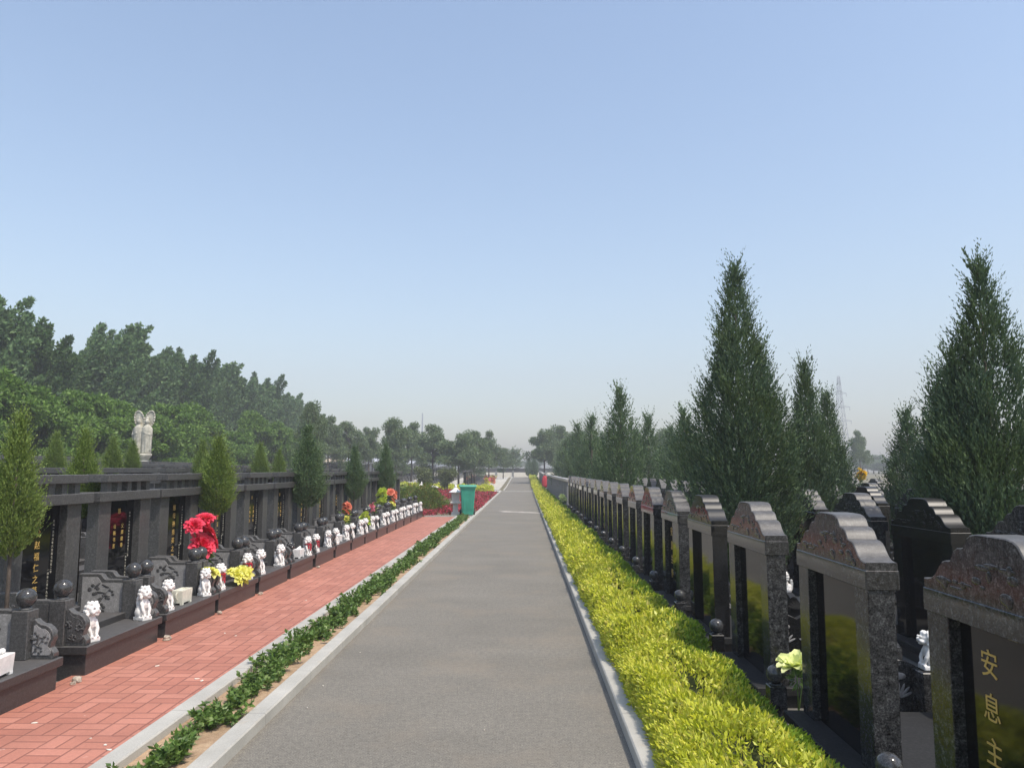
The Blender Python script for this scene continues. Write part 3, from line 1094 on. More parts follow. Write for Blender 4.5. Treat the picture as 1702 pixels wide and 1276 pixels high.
# ------------------------------------------------------------------ hedges
def hedge_leaves(x0, x1, y0, y1, z0, z1, n, L, Wd, rng, green_edge=True):
    """leaves spread over the hedge's lumpy top and sides, sprouting upward and outward"""
    u = rng.random(n)
    y = y0 + (y1 - y0) * rng.random(n)
    lump = 0.030 * np.sin(y * 5.1 + 1) + 0.022 * np.sin(y * 11.3 + 2) + 0.02 * np.sin(y * 2.3)
    xc, hw = (x0 + x1) / 2, (x1 - x0) / 2
    # section: rounded box, param by angle
    th = (rng.random(n) ** 0.9) * PI * 1.05 - 0.08
    e = 0.55
    cx = np.sign(np.cos(th)) * np.abs(np.cos(th)) ** e
    sz = np.abs(np.sin(th)) ** e
    depth = 1 - 0.34 * rng.random(n) ** 1.5
    topn = 0.05 * np.sin(cx * 4 + y * 3.7) + lump
    x = xc + cx * (hw + 0.35 * lump) * depth
    z = z0 + sz * (z1 - z0 + topn) * depth
    P = np.stack([x, y, z], 1)
    D = np.stack([cx * 0.55, np.zeros(n), np.full(n, 0.75)], 1) + rng.normal(scale=0.55, size=(n, 3))
    D = unit(D)
    Q = leaves(P, D, L * rng.uniform(0.7, 1.3, n), Wd * rng.uniform(0.7, 1.2, n), 0.12, rng)
    right = (x > xc + hw * (0.50 + 0.13 * np.sin(y * 1.9) + 0.12 * np.sin(y * 4.3)) + rng.normal(scale=0.05, size=n))
    return Q, right.astype(int)


def hedge_core(mb, x0, x1, y0, y1, z0, z1, step=0.4):
    n = int((y1 - y0) / step)
    prof = [(x0, z0), (x0 + 0.02, z0 + 0.7 * (z1 - z0)), (x0 + 0.10, z1), (x1 - 0.10, z1), (x1 - 0.02, z0 + 0.7 * (z1 - z0)), (x1, z0)]
    bm = mb.bm
    rows = []
    for j in range(n + 1):
        y = y0 + (y1 - y0) * j / n
        l = 0.03 * math.sin(y * 5.1 + 1)
        rows.append([bm.verts.new((x + l * 0.3, y, z + (l if z > z0 + 0.05 else 0) + gz(0, y))) for x, z in prof])
    for a, b in zip(rows[:-1], rows[1:]):
        for i in range(len(prof) - 1):
            bm.faces.new((a[i], b[i], b[i + 1], a[i + 1]))
    bm.faces.new(rows[0]); bm.faces.new(list(reversed(rows[-1])))
    return mb


def make_hedge(name, segs, label, mats, core_y, x0, x1, h):
    root = empty(name, (0, core_y[0], 0))
    Qs, Ms = [], []
    rng = np.random.default_rng(5)
    for (a, b, n, L, W_) in segs:
        q, m = hedge_leaves(x0, x1, a, b, 0.04, h, n, L, W_, rng)
        yy = q[:, 0, 1]
        q[:, :, 2] += np.array([gz(0, t) for t in yy])[:, None]
        Qs.append(q); Ms.append(m)
    me = quads_mesh("foliage", np.concatenate(Qs), mats, np.concatenate(Ms))
    o = link("foliage", me, None, root)
    o.location = (0, -core_y[0], 0)
    mb = hedge_core(MB(), x0 + 0.12, x1 - 0.12, core_y[0] + 0.05, core_y[1] - 0.05, 0.0, h - 0.13)
    c = mb.build("stems", M['twig'], root)
    c.location = (0, -core_y[0], 0)
    tag(root, label, "hedge")
    return root


make_hedge("golden_hedge", [(1.5, 6.0, 62000, 0.038, 0.015), (6.0, 11, 40000, 0.048, 0.021), (11, 22, 26000, 0.070, 0.032), (22, 53, 26000, 0.10, 0.055)],
           "long low yellow-green hedge between the asphalt path and the crested graves", [M['hedge'], M['hedgegreen']], (1.5, 53), 0.68, 1.40, 0.29)
make_hedge("golden_hedge", [(56.5, 96, 14000, 0.14, 0.08)],
           "far yellow-green hedge beyond the cross path on the right of the road", [M['hedge'], M['hedgegreen']], (56.5, 96), 0.70, 1.40, 0.32)


def bed(name, x0, x1, y0, y1, h, n, L, W_, mat, label, cat, kind=None, seed=1, z0=0.0):
    rng = np.random.default_rng(seed)
    x = rng.uniform(x0, x1, n); y = rng.uniform(y0, y1, n)
    top = h * (0.75 + 0.25 * np.sin(x * 4.1 + seed) * np.sin(y * 2.7 + seed))
    z = top * (1 - 0.7 * rng.random(n) ** 2) + np.array([gz(a, b) for a, b in zip(x, y)]) + z0
    D = unit(np.stack([np.zeros(n), np.zeros(n), np.full(n, 0.6)], 1) + rng.normal(scale=0.6, size=(n, 3)))
    Q = leaves(np.stack([x, y, z - L * 0.4], 1), D, L * rng.uniform(0.7, 1.3, n), W_ * rng.uniform(0.7, 1.3, n), 0.1, rng)
    o = link(name, quads_mesh(name, Q, mat))
    tag(o, label, cat, None, kind)
    return o


# cross hedge and bedding of the garden on the left, past the bricks
bed("clipped_hedge", -9.5, -2.1, 47.5, 52.5, 0.55, 16000, 0.16, 0.10, M['hedge'], "low yellow hedge lying across behind the red garden bed", "hedge", seed=3)
bed("red_bedding", -2.95, -1.70, 25.6, 47, 0.26, 9000, 0.09, 0.06, M['redleaf'], "red leaved bedding plants along the left kerb past the green bin", "bedding plants", 'stuff', seed=4)
bed("red_bedding", -4.9, -2.95, 24.5, 26.6, 0.24, 5000, 0.07, 0.045, M['redleaf'], "red leaved bedding plants in front of the round green shrubs", "bedding plants", 'stuff', seed=6)
bed("red_bedding", -6.5, -2.95, 38.5, 46.5, 0.40, 7000, 0.12, 0.07, M['redleaf'], "red leaved bedding plants behind the round green shrubs", "bedding plants", 'stuff', seed=7)
bed("olive_bedding", -10.5, -6.0, 41, 47, 0.35, 4000, 0.14, 0.08, M['olive'], "grey green ground cover before the cross hedge", "ground cover", 'stuff', seed=9)


def blob_bush(name, loc, r, h, n, L, W_, mat, label, cat, group=None, seed=1, stem=True):
    root = empty(name, loc)
    rng = np.random.default_rng(seed)
    d = unit(rng.normal(size=(n, 3)))
    d[:, 2] = np.abs(d[:, 2])
    lum = 1 + 0.14 * np.sin(d[:, 0] * 5 + seed) + 0.12 * np.sin(d[:, 1] * 6 + 2 * seed) + 0.08 * np.sin(d[:, 2] * 9)
    rad = (1 - 0.35 * rng.random(n) ** 1.6) * lum
    P = np.stack([d[:, 0] * r * rad, d[:, 1] * r * rad, 0.02 + d[:, 2] * h * rad * 0.95], 1)
    D = unit(d + np.array([0, 0, 0.5]) + rng.normal(scale=0.55, size=(n, 3)))
    Q = leaves(P, D, L * rng.uniform(0.7, 1.3, n), W_ * rng.uniform(0.7, 1.3, n), 0.1, rng)
    link("foliage", quads_mesh("foliage", Q, mat), None, root)
    if stem:
        mb = MB()
        for k in range(5):
            a = k * 1.3
            mb.tube((0, 0, -0.03), (0.5 * r * math.cos(a), 0.5 * r * math.sin(a), h * 0.6), 0.02 * r + 0.005, 0.006, 6)
        mb.build("stems", M['bark'], root)
    tag(root, label, cat, group)
    return root


blob_bush("round_shrub", (-3.75, 28.6, 0), 0.85, 0.82, 6000, 0.09, 0.045, M['shrub'], "round green shrub directly left of the stone lantern", "shrub", "round green shrubs in the garden", 1)
blob_bush("round_shrub", (-5.0, 29.0, 0), 0.85, 0.85, 6000, 0.09, 0.045, M['shrub'], "leftmost round green shrub beside the last white lions", "shrub", "round green shrubs in the garden", 2)
blob_bush("round_shrub", (-4.4, 31.5, 0), 1.0, 0.80, 5000, 0.10, 0.05, M['shrub'], "green shrub with reddish tips behind the two round shrubs", "shrub", "round green shrubs in the garden", 3)


def shrub_tree(loc, h, r, label, seed, mat):
    root = empty("small_tree", loc)
    rng = np.random.default_rng(seed)
    n = 3500
    c = rng.normal(size=(26, 3)) * np.array([r * 0.45, r * 0.45, h * 0.17]) + np.array([0, 0, h * 0.68])
    k = rng.integers(0, 26, n)
    P = c[k] + rng.normal(size=(n, 3)) * r * 0.20
    D = unit(rng.normal(size=(n, 3)) + np.array([0, 0, 0.4]))
    link("crown", quads_mesh("crown", leaves(P, D, 0.12, 0.06, 0.1, rng), mat), None, root)
    mb = MB(); mb.tube((0, 0, -0.05), (0.03, 0, h * 0.55), 0.05, 0.03, 8)
    for q in c[:12]: mb.tube((0.03, 0, h * 0.4), tuple(q), 0.02, 0.006, 5)
    mb.build("trunk", M['bark'], root)
    tag(root, label, "tree")


shrub_tree((-6.1, 46, 0.06), 1.55, 0.5, "small loose olive green tree above the yellow cross hedge, left one", 21, M['olive'])
shrub_tree((-4.7, 46, 0.0), 1.45, 0.45, "small loose olive green tree above the yellow cross hedge, right one", 22, M['olive'])


# ------------------------------------------------------------------ low planting strip on the left of the path
def low_plant_mesh(seed):
    rng = np.random.default_rng(seed)
    Qs = []
    for s in range(14):
        a = rng.uniform(0, 2 * PI); tilt = rng.uniform(0.1, 0.75)
        d = np.array([math.cos(a) * math.sin(tilt), math.sin(a) * math.sin(tilt), math.cos(tilt)])
        Ls = rng.uniform(0.10, 0.20)
        base = np.array([rng.normal() * 0.035, rng.normal() * 0.05, 0.0])
        for k in range(13):
            t = 0.25 + 0.75 * k / 12
            p = base + d * Ls * t
            for q in range(2):
                dd = unit(d * 0.4 + rng.normal(size=3) * 0.8 + np.array([0, 0, 0.15]))
                Qs.append(leaves(p[None], dd[None], rng.uniform(0.038, 0.068), rng.uniform(0.022, 0.036), 0.1, rng)[0])
    return quads_mesh("low_plant", np.array(Qs), M['lowshrub'])


LP = [low_plant_mesh(40 + k) for k in range(6)]
rr = random.Random(12)
y = 2.6
while y < 24.1:
    nclump = 1 if y < 12 else 1
    o = link("low_shrub", LP[rr.randrange(6)])
    o.location = (-1.88 + rr.uniform(-0.05, 0.05), y, 0.03)
    o.rotation_euler = (0, 0, rr.uniform(0, 6.28))
    s = rr.uniform(0.72, 1.08)
    o.scale = (s * 0.92, s * 1.0, s * rr.uniform(0.60, 0.85))
    tag(o, "low dark green leafy shrub in the soil strip between the two kerbs", "shrub", "low shrubs in the soil strip")
    y += rr.choice([0.13, 0.15, 0.17, 0.17, 0.20, 0.30])


# ------------------------------------------------------------------ trees
def conifer_mesh(seed, Hh, Rr, n_br, per, L, Wd, mat, base=0.0, spires=0, shape=([0, .10, .3, .46, .6, .68, .73, .84, .93, 1], [.55, .90, 1.0, .95, .74, .47, .43, .21, .07, .012])):
    """upright scale-leaved conifer: thousands of small sprays on rising branchlets"""
    rng = np.random.default_rng(seed)
    # main axis and a few side leaders
    axes = [(np.array([0, 0.0]), Hh, Rr)]
    for k in range(spires):
        a = rng.uniform(0, 2 * PI)
        axes.append((np.array([math.cos(a), math.sin(a)]) * Rr * rng.uniform(0.45, 0.65), Hh * rng.uniform(0.55, 0.82), Rr * 0.5))
    P, D, LL = [], [], []
    wsum = sum(a[1] * a[2] for a in axes)
    for (c, h, r) in axes:
        nb = int(n_br * h * r / wsum)
        t = rng.random(nb) ** 1.0
        t = t[rng.random(nb) < np.interp(t, *shape) * 0.9 + 0.12]; nb = len(t)
        ang = rng.uniform(0, 2 * PI, nb)
        prof = np.interp(t, *shape)
        lum = 1 + 0.22 * np.sin(ang * 2 + t * 9 + seed) + 0.18 * np.sin(ang * 5 + t * 23 + seed * 2) + 0.14 * np.sin(t * 47 + ang * 3)
        rr_ = r * prof * lum
        rin = rr_ * rng.uniform(0.45, 1.0, nb) ** 0.6
        z = base + t * (h - base)
        out = np.stack([np.cos(ang), np.sin(ang), np.zeros(nb)], 1)
        p0 = np.stack([c[0] + out[:, 0] * rin, c[1] + out[:, 1] * rin, z], 1)
        d = unit(out * (0.58 - 0.18 * t)[:, None] + np.array([0, 0, 1.0]) + rng.normal(scale=0.16, size=(nb, 3)))
        bl = L * 4.0 * rng.uniform(0.4, 1.6, nb)
        for k in range(per):
            s = (k + rng.random(nb)) / per
            pp = p0 + d * (bl * s)[:, None] + rng.normal(scale=L * 0.17, size=(nb, 3)) * (1.02 - s)[:, None]
            dd = unit(d + rng.normal(scale=0.26, size=(nb, 3)))
            P.append(pp); D.append(dd); LL.append(L * (1.15 - 0.55 * s))
        # feathery leader shoots at the tip
        for q in range(16):
            a = rng.uniform(0, 2 * PI); tz = rng.uniform(0.66, 0.98)
            b0 = np.array([c[0], c[1], base + tz * (h - base)])
            dv = unit(np.array([math.cos(a) * 0.45, math.sin(a) * 0.45, 1.0]))
            ln = (h - base) * rng.uniform(0.06, 0.13)
            m = 30
            s = rng.random(m)
            pp = b0 + dv * (ln * s)[:, None]
            dd = unit(dv + rng.normal(scale=0.25, size=(m, 3)))
            P.append(pp); D.append(dd); LL.append(np.full(m, L * 0.95))
        m = 60
        s = rng.random(m)
        pp = np.array([c[0], c[1], base + 0.85 * (h - base)]) + np.array([0, 0, 1.0]) * (s * (h - base) * 0.18)[:, None]
        P.append(pp); D.append(unit(np.array([0, 0, 1.0]) + rng.normal(scale=0.38, size=(m, 3)))); LL.append(np.full(m, L * 0.9))
    P = np.concatenate(P); D = np.concatenate(D); LL = np.concatenate(LL)
    return quads_mesh("crown", leaves(P, D, LL, Wd * LL / L, 0.05, rng), mat)


def conifer(loc, mesh, h, label, group, rz=0.0, s=(1, 1, 1), trunk_r=0.035, lean=0.0, core=None):
    root = empty("conifer", loc, rz)
    root.scale = s
    root.rotation_euler = (0, lean, rz)
    link("crown", mesh, None, root)
    mb = MB(); mb.tube((0, 0, -0.05), (0, 0, h * 0.9), trunk_r, 0.008, 8)
    k = random.Random(int(h * 100))
    for i in range(10):
        z = h * (0.15 + 0.07 * i); a = k.random() * 6.28
        mb.tube((0, 0, z), (0.30 * (1 - z / h) * math.cos(a), 0.30 * (1 - z / h) * math.sin(a), z + 0.25), trunk_r * 0.35, 0.004, 5)
    mb.build("trunk", M['bark'], root)
    tag(root, label, "tree", group)
    return root


BIG = [conifer_mesh(101, 4.05, 0.50, 12000, 9, 0.055, 0.016, M['conifer'], 0.35, 2),
       conifer_mesh(102, 3.75, 0.52, 12000, 9, 0.055, 0.016, M['conifer'], 0.35, 2),
       conifer_mesh(103, 3.4, 0.38, 5200, 7, 0.075, 0.024, M['conifer'], 0.3, 1)]
GR = "tall dark conifers among the right-hand graves"
conifer((2.42, 8.5, 0), BIG[0], 4.0, "tallest dark conifer with open feathery tip behind the hedge-side graves", GR, 0.6, (1.04, 1.04, 0.94))
conifer((3.95, 6.45, 0), BIG[1], 3.7, "large dark conifer at the right edge of the view, behind the second row", GR, 2.1, (0.90, 0.90, 0.875), trunk_r=0.05)
conifer((4.5, 8.1, 0), BIG[2], 3.3, "broad dark conifer just left of the one at the right edge, a head shorter", GR, 0.9, (0.8, 0.8, 0.74))
conifer((6.0, 11.9, 0), BIG[2], 3.3, "small slim conifer left of the dark pair at the right edge", GR, 3.0, (0.78, 0.78, 0.71))
conifer((3.95, 10.6, 0), BIG[2], 3.3, "slender conifer directly right of the tallest conifer", GR, 1.7, (0.76, 0.76, 0.87))
conifer((5.38, 13.4, 0), BIG[2], 3.3, "slender conifer just left of the distant lattice tower", GR, 4.4, (0.80, 0.80, 0.83))
MID = [conifer_mesh(110 + k, 3.4, 0.38, 2600, 7, 0.09, 0.030, M['coniferold'], 0.25, 1) for k in range(3)]
for (x, y_, sz, sx, lab) in ((2.42, 18.9, 1.10, 1.0, "tall pointed conifer standing highest midway along the hedge row"),
                             (3.95, 24.0, 1.0, 0.95, "slim conifer behind the hedge row, right of the midway tall one"),
                             (3.95, 18.6, 0.93, 1.0, "leaning-tipped conifer left of the tallest conifer"),
                             (3.95, 15.2, 0.72, 0.9, "short conifer tucked against the left side of the tallest conifer"),
                             (2.42, 27.0, 1.05, 1.1, "conifer behind the last crested graves, left of the midway tall one"),
                             (2.42, 34.0, 1.1, 1.2, "conifer behind the flat-topped graves, second from the road's far end"),
                             (2.42, 44.0, 1.0, 1.4, "smaller conifer behind the flat-topped graves near the cross path"),
                             (2.42, 23.0, 0.70, 0.9, "low conifer directly behind the tenth-odd crested graves"),
                             (5.4, 28.0, 0.95, 1.1, "conifer in the back row beyond the slim ones on the right"),
                             (7.6, 20.5, 0.72, 0.9, "small conifer in the gap near the yellow flowers"),
                             (8.9, 24.5, 0.62, 0.9, "small conifer below the distant round tree, right of the yellow flowers"),
                             (5.4, 21.0, 0.66, 1.0, "low conifer between two slender ones in the right-hand rows")):
    conifer((x, y_, 0), MID[int(x * 10 + y_) % 3], 3.3, lab, GR, y_ * 1.7, (sx * 1.12, sx * 1.12, sz * 0.93))

YS = ([0, .06, .15, .30, .50, .66, .80, .9, 1], [.25, .66, .96, 1.0, .80, .46, .24, .08, .02])
YNG = [conifer_mesh(130 + k, 1.20, 0.165, 3200, 8, 0.036, 0.013, M['coniferlight'], 0.0, 0, YS) for k in range(2)]
YOLD = [conifer_mesh(140 + k, 1.45, 0.215, 2600, 8, 0.048, 0.018, M['coniferold'], 0.0, 0, YS) for k in range(2)]


def standard(loc, mesh, h, zb, label, sx=1.0, sz=1.0, rz=0.0):
    root = empty("young_conifer", loc, rz)
    c = link("crown", mesh, None, root, (0, 0, zb))
    c.scale = (sx, sx, sz)
    mb = MB(); mb.tube((0, 0, -0.1), (0.0, 0, zb + h * sz * 0.8), 0.022, 0.006, 8)
    mb.build("trunk", M['bark'], root)
    tag(root, label, "tree", "young conifers standing between the gate graves")


standard((-3.72, 5.49, 0.02), YNG[0], 1.2, 0.88, "light green young conifer at the photo's left edge, before the gate graves", 0.80, 0.84, 0.3)
standard((-4.20, 7.15, 0.02), YNG[1], 1.2, 1.06, "light green young conifer rising between the second and third gates", 0.72, 0.68, 1.0)
standard((-3.72, 9.14, 0.02), YNG[1], 1.2, 0.98, "young conifer above the big red flowers", 1.0, 0.76, 2.0)
standard((-3.70, 12.86, 0.02), YOLD[0], 1.45, 0.86, "largest blue-green young conifer in the middle of the gate row", 1.08, 0.92, 0.5)
standard((-3.72, 16.55, 0.02), YOLD[1], 1.45, 0.86, "blue-green young conifer, second from the far end of the gate row", 0.86, 0.76, 2.5)
standard((-3.72, 20.25, 0.02), YOLD[0], 1.45, 0.86, "blue-green young conifer at the far end of the gate row", 0.88, 0.88, 4.5)
for k, (u, Y_, X_, zb, sx, sz) in enumerate(((80, 0, -8.0, 1.35, 0.75, 0.62), (178, 0, -8.0, 1.35, 0.8, 0.62), (212, 0, -8.0, 1.40, 0.7, 0.55), (428, 0, -5.9, 1.15, 0.9, 0.75),
                                             (460, 0, -5.9, 1.15, 0.8, 0.66), (330, 0, -5.9, 1.1, 0.8, 0.75))):
    Y_ = -X_ * 1262 / (871 - u)
    standard((X_, Y_, 0.05), YNG[k % 2], 1.2, zb, "young conifer top above the rear gate graves, %s from the left" % ordinal(k if k < 3 else (k - 2 if k == 5 else k + 1)), sx, sz, k * 1.1)


def broad_mesh(seed, Hh, Rr, n, L, Wd, mat, zc=0.62, zr=0.40, ncl=46, wind=0.0, up=0.3, clr=0.24):
    rng = np.random.default_rng(seed)
    d = unit(rng.normal(size=(ncl, 3)))
    rad = rng.random(ncl) ** 0.42
    taper = np.clip(1.10 - 0.62 * (d[:, 2] * rad + 0.25), 0.32, 1.2)
    c = np.stack([d[:, 0] * rad * Rr * 0.85 * taper, d[:, 1] * rad * Rr * 0.85 * taper, Hh * zc + d[:, 2] * rad * Hh * zr * 0.88], 1)
    k = rng.integers(0, ncl, n)
    rc = Rr * clr * rng.uniform(0.6, 1.25, ncl)
    dd = unit(rng.normal(size=(n, 3)))
    rad = (rng.random(n) ** 0.5)
    P = c[k] + dd * (rc[k] * rad)[:, None] * np.array([1.15, 1.15, 0.75])
    P[:, 0] += wind * (P[:, 2] / Hh) ** 2
    D = unit(dd * 0.6 + rng.normal(size=(n, 3)) * 0.7 + np.array([wind * 0.8, 0, up]))
    Q = leaves(P, D, L * rng.uniform(0.7, 1.3, n), Wd * rng.uniform(0.7, 1.3, n), 0.1, rng)
    return quads_mesh("crown", Q, mat), c


def poplar_mesh(seed, Hh, Rr, n, L, Wd, mat, wind=0.5):
    """tall trees made of upright plumes bent by the wind"""
    rng = np.random.default_rng(seed)
    P, D = [], []
    npl = 64
    cs = []
    for i in range(npl):
        a = rng.uniform(0, 2 * PI); t = rng.random() ** 0.8
        r0 = Rr * rng.uniform(0.15, 0.95) * (1 - 0.45 * t)
        z0 = Hh * (0.18 + 0.60 * t)
        b = np.array([math.cos(a) * r0, math.sin(a) * r0, z0])
        ln = Hh * rng.uniform(0.10, 0.21)
        m = n // npl
        s = rng.random(m)
        axis = np.stack([np.cos(a) * 0.25 * s * ln + wind * s ** 2 * ln * 0.5, np.sin(a) * 0.25 * s * ln, s * ln], 1)
        wdt = Rr * 0.23 * (1.05 - s) ** 0.7 + 0.04
        off = unit(rng.normal(size=(m, 3))) * (wdt * rng.random(m) ** 0.5)[:, None]
        P.append(b + axis + off)
        D.append(unit(off / (wdt[:, None]) * 0.6 + np.array([0.5 * wind + 0.2, 0, 0.7]) + rng.normal(size=(m, 3)) * 0.5))
        cs.append(b)
    P = np.concatenate(P); D = np.concatenate(D)
    k = len(P)
    return quads_mesh("crown", leaves(P, D, L * rng.uniform(0.7, 1.3, k), Wd * rng.uniform(0.7, 1.3, k), 0.1, rng), mat), cs


def tree(name, loc, mesh, cl, Hh, label, group, s=(1, 1, 1), rz=0.0, tr=0.12, fork=0.3, nb=14):
    root = empty(name, loc, rz)
    root.scale = s
    link("crown", mesh, None, root)
    key = ("trunk", mesh.name)
    if key not in CH:
        mb = MB(); mb.tube((0, 0, -0.2), (0.03 * Hh * 0.3, 0, Hh * fork), tr, tr * 0.7, 9)
        mb.tube((0.009 * Hh, 0, Hh * fork), (0, 0, Hh * 0.8), tr * 0.7, 0.02, 7)
        for q in cl[:nb]:
            z0 = min(Hh * fork + 0.35 * max(0, q[2] - Hh * fork), q[2])
            mb.tube((0, 0, z0), tuple(q), tr * 0.32, 0.015, 6)
        CH[key] = mb.mesh("trunk", M['bark'])
    link("trunk", CH[key], None, root)
    tag(root, label, "tree", group)
    return root


PO = [poplar_mesh(200 + k, 10.4, 2.5, 30000, 0.21, 0.135, M['poplar'], 0.7) for k in range(5)]
nP = 0
hs_ = [9.8, 9.9, 9.9, 8.4, 9.7, 10.8, 10.4, 10.2, 10.6, 10.0, 10.4, 10.1, 10.3, 10.6, 10.0, 9.8, 10.2, 9.8]
for i in range(18):
    y_ = 31 + 3.15 * i
    k = (i * 2) % 5
    x_ = -25.5 + random.uniform(-0.7, 0.7)
    s_ = hs_[i] / 10.4 * 0.97
    tree("poplar", (x_, y_, gz(x_, y_) * 0.4), PO[k][0], PO[k][1], 10.4,
         "tall dark wind-bent poplar, %s from the left in its row" % ordinal(i), "tall poplars behind the gate graves",
         (random.uniform(0.85, 1.15), 0.95, s_ * random.uniform(0.93, 1.04)), random.uniform(-0.9, 0.9), 0.16, 0.2)
BU = [broad_mesh(220 + k, 5.0, 2.1, 26000, 0.16, 0.085, M['bushy'], 0.55, 0.44, 44, 0.1, 0.0, 0.22) for k in range(3)]
for i in range(15):
    y_ = 22 + 2.7 * i
    k = i % 3
    x_ = -18.0 + random.uniform(-0.5, 0.5)
    tree("bushy_tree", (x_, y_, gz(x_, y_)*0.4), BU[k][0], BU[k][1], 5.0,
         "bright green spreading tree, %s from the left below the poplars" % ordinal(i), "bright green trees before the poplars",
         (random.uniform(0.9, 1.12), random.uniform(0.9, 1.12), random.uniform(0.76, 1.06)), random.uniform(-0.5, 0.5), 0.10, 0.22)

FT = [broad_mesh(240 + k, 5.5, 2.0, 13000, 0.17, 0.085, M['fartree'], 0.57, 0.41, 40, 0.15, 0.3, 0.26) for k in range(4)]
def px(u, Y): return (u - 871) / 1262.0 * Y
far_list = [(512, 44, 5.4, 0.62, "thin-topped tree behind the largest blue-green young conifer"), (542, 60, 5.6, 0.8, "slim pale green tree right of the poplar row's end"),
            (577, 62, 5.4, 0.95, "round tree between the two rear blue-green young conifers"), (611, 64, 5.5, 0.75, "slim upright tree left of the broad pair by the gate row's end"),
            (655, 60, 5.6, 1.05, "broad tree above the far end of the gate row"), (682, 70, 5.8, 1.0, "broad tree just right of the one above the gate row's end"),
            (718, 64, 5.6, 1.05, "tree above the small olive tree in the left garden"), (762, 62, 5.2, 1.05, "broad tree above the stone lantern"),
            (788, 66, 5.1, 1.0, "broad tree above the green bin"), (812, 74, 5.4, 0.8, "windblown tree nearest the far end of the path, on the left"),
            (836, 88, 3.9, 0.7, "low round tree left of the path's far end"),
            (905, 74, 6.2, 1.0, "broad dark tree just right of the path's far end"), (930, 78, 6.1, 1.0, "tree beside the broad dark one right of the path's far end"),
            (1058, 78, 5.8, 1.0, "broadleaf tree showing between conifers right of the midway tall one"), (1100, 70, 5.6, 1.0, "broadleaf tree behind the leaning-tipped conifer"),
            (960, 66, 5.6, 1.0, "broadleaf tree behind the farthest right-hand conifers"), (1005, 70, 5.2, 1.0, "broadleaf tree behind the midway conifers on the right"),
            (1428, 88, 5.9, 0.75, "lone round tree right of the lattice tower"), (1160, 66, 5.0, 1.0, "broadleaf tree glimpsed behind the tallest conifer"),
            (1690, 60, 5.2, 1.0, "broadleaf tree behind the conifer at the right edge")]
for i, (u, Y_, h, sx, lab) in enumerate(far_list):
    x_ = px(u, Y_)
    tree("broadleaf_tree", (x_, Y_, gz(x_, Y_)), FT[i % 4][0], FT[i % 4][1], 5.5, lab, "broadleaf trees in the distance", (sx * 0.95, sx * 0.95, h / 5.5), i * 1.3, 0.10, 0.32)
q = random.Random(31)
for i in range(34):
    u = [1395 + 9 * i for i in range(12)][i] if i < 12 else ([520 + 26 * k for k in range(14)][i - 12] if i < 26 else 890 + 45 * (i - 26))
    Y_ = q.uniform(150, 210)
    x_ = px(u, Y_)
    tree("broadleaf_tree", (x_, Y_, 0.5), FT[i % 4][0], FT[i % 4][1], 5.5, "faint hazy tree in the farthest line of trees on the horizon", "hazy trees on the horizon",
         (1.5, 1.5, q.uniform(0.55, 0.95) if i < 12 else q.uniform(0.7, 1.1)), i * 1.9, 0.10, 0.32)
WB = poplar_mesh(260, 4.4, 1.0, 1500, 0.28, 0.09, M['fartree'], 1.4)
tree("windblown_tree", (px(852, 104), 104, 0.5), WB[0], WB[1], 4.4, "small spiky windblown tree at the far end of the path", "broadleaf trees in the distance", (1, 1, 1), 0, 0.08, 0.2)
for k, (u, Y_) in enumerate(((879, 97), (888, 90))):
    x_ = px(u, Y_)
    conifer((x_, Y_, 0.5), MID[k], 3.3, "small rounded dark conifer %s the path's far end" % ("closing off" if k == 0 else "right of"), "small conifers at the path's far end", k, (1.0, 1.0, 0.72))


# ------------------------------------------------------------------ far wall, buildings, pylon, chimney
root = empty("boundary_wall", (0, 100, 0.55))
mb = MB(); mb.box(-6.0, 12.0, 0, 0.3, -0.3, 0.62); mb.build("wall_panel", plain("beige_wall", (0.80, 0.74, 0.64), 0.8, 0.1, 1), root)
mb = MB(); mb.box(-9.0, 12.0, 4.0, 4.3, -0.2, 1.15)
mb.build("rear_band", M['gate'], root)
mb = MB()
for k in range(8): mb.box(-6 + k * 2.2, -5.75 + k * 2.2, -0.05, 0.35, -0.3, 0.8)
mb.build("piers", M['carve'], root)
tag(root, "beige boundary wall with a dark band behind, closing the far end of the path", "wall")

def lowbuilding(u0, u1, Y_, z0, z1, mat, label, roofm):
    x0, x1 = px(u0, Y_), px(u1, Y_)
    r = empty("low_building", (x0, Y_, z0))
    L_ = x1 - x0
    mb = MB(); mb.box(0, L_, 0, 8, -1, z1 - z0); mb.build("wall_block", mat, r)
    mb = MB(); mb.prism([(-0.4, z1 - z0), (4, z1 - z0 + 0.9), (8.4, z1 - z0)], 'x', -0.3, L_ + 0.3); mb.build("roof", roofm, r)
    mb = MB()
    k = 1.5
    while k < L_ - 2:
        mb.box(k, k + 1.1, -0.03, 0.03, 0.9, 2.0); k += 3.5
    mb.build("windows", M['stele'], r)
    tag(r, label, "building")


M['palewall'] = plain("pale_wall", (0.62, 0.63, 0.66), 0.8)
M['sandwall'] = plain("sand_wall", (0.60, 0.47, 0.33), 0.8)
M['greyroof'] = plain("grey_roof", (0.45, 0.46, 0.50), 0.7)
lowbuilding(556, 650, 170, 0.6, 3.3, M['palewall'], "long pale low building far behind the broadleaf trees on the left", M['greyroof'])
lowbuilding(655, 760, 175, 0.6, 3.0, M['palewall'], "second pale low building, glimpsed beneath the broad trees", M['greyroof'])
lowbuilding(536, 556, 150, 0.6, 2.9, M['sandwall'], "sand coloured shed beside the largest blue-green young conifer", M['sandwall'])


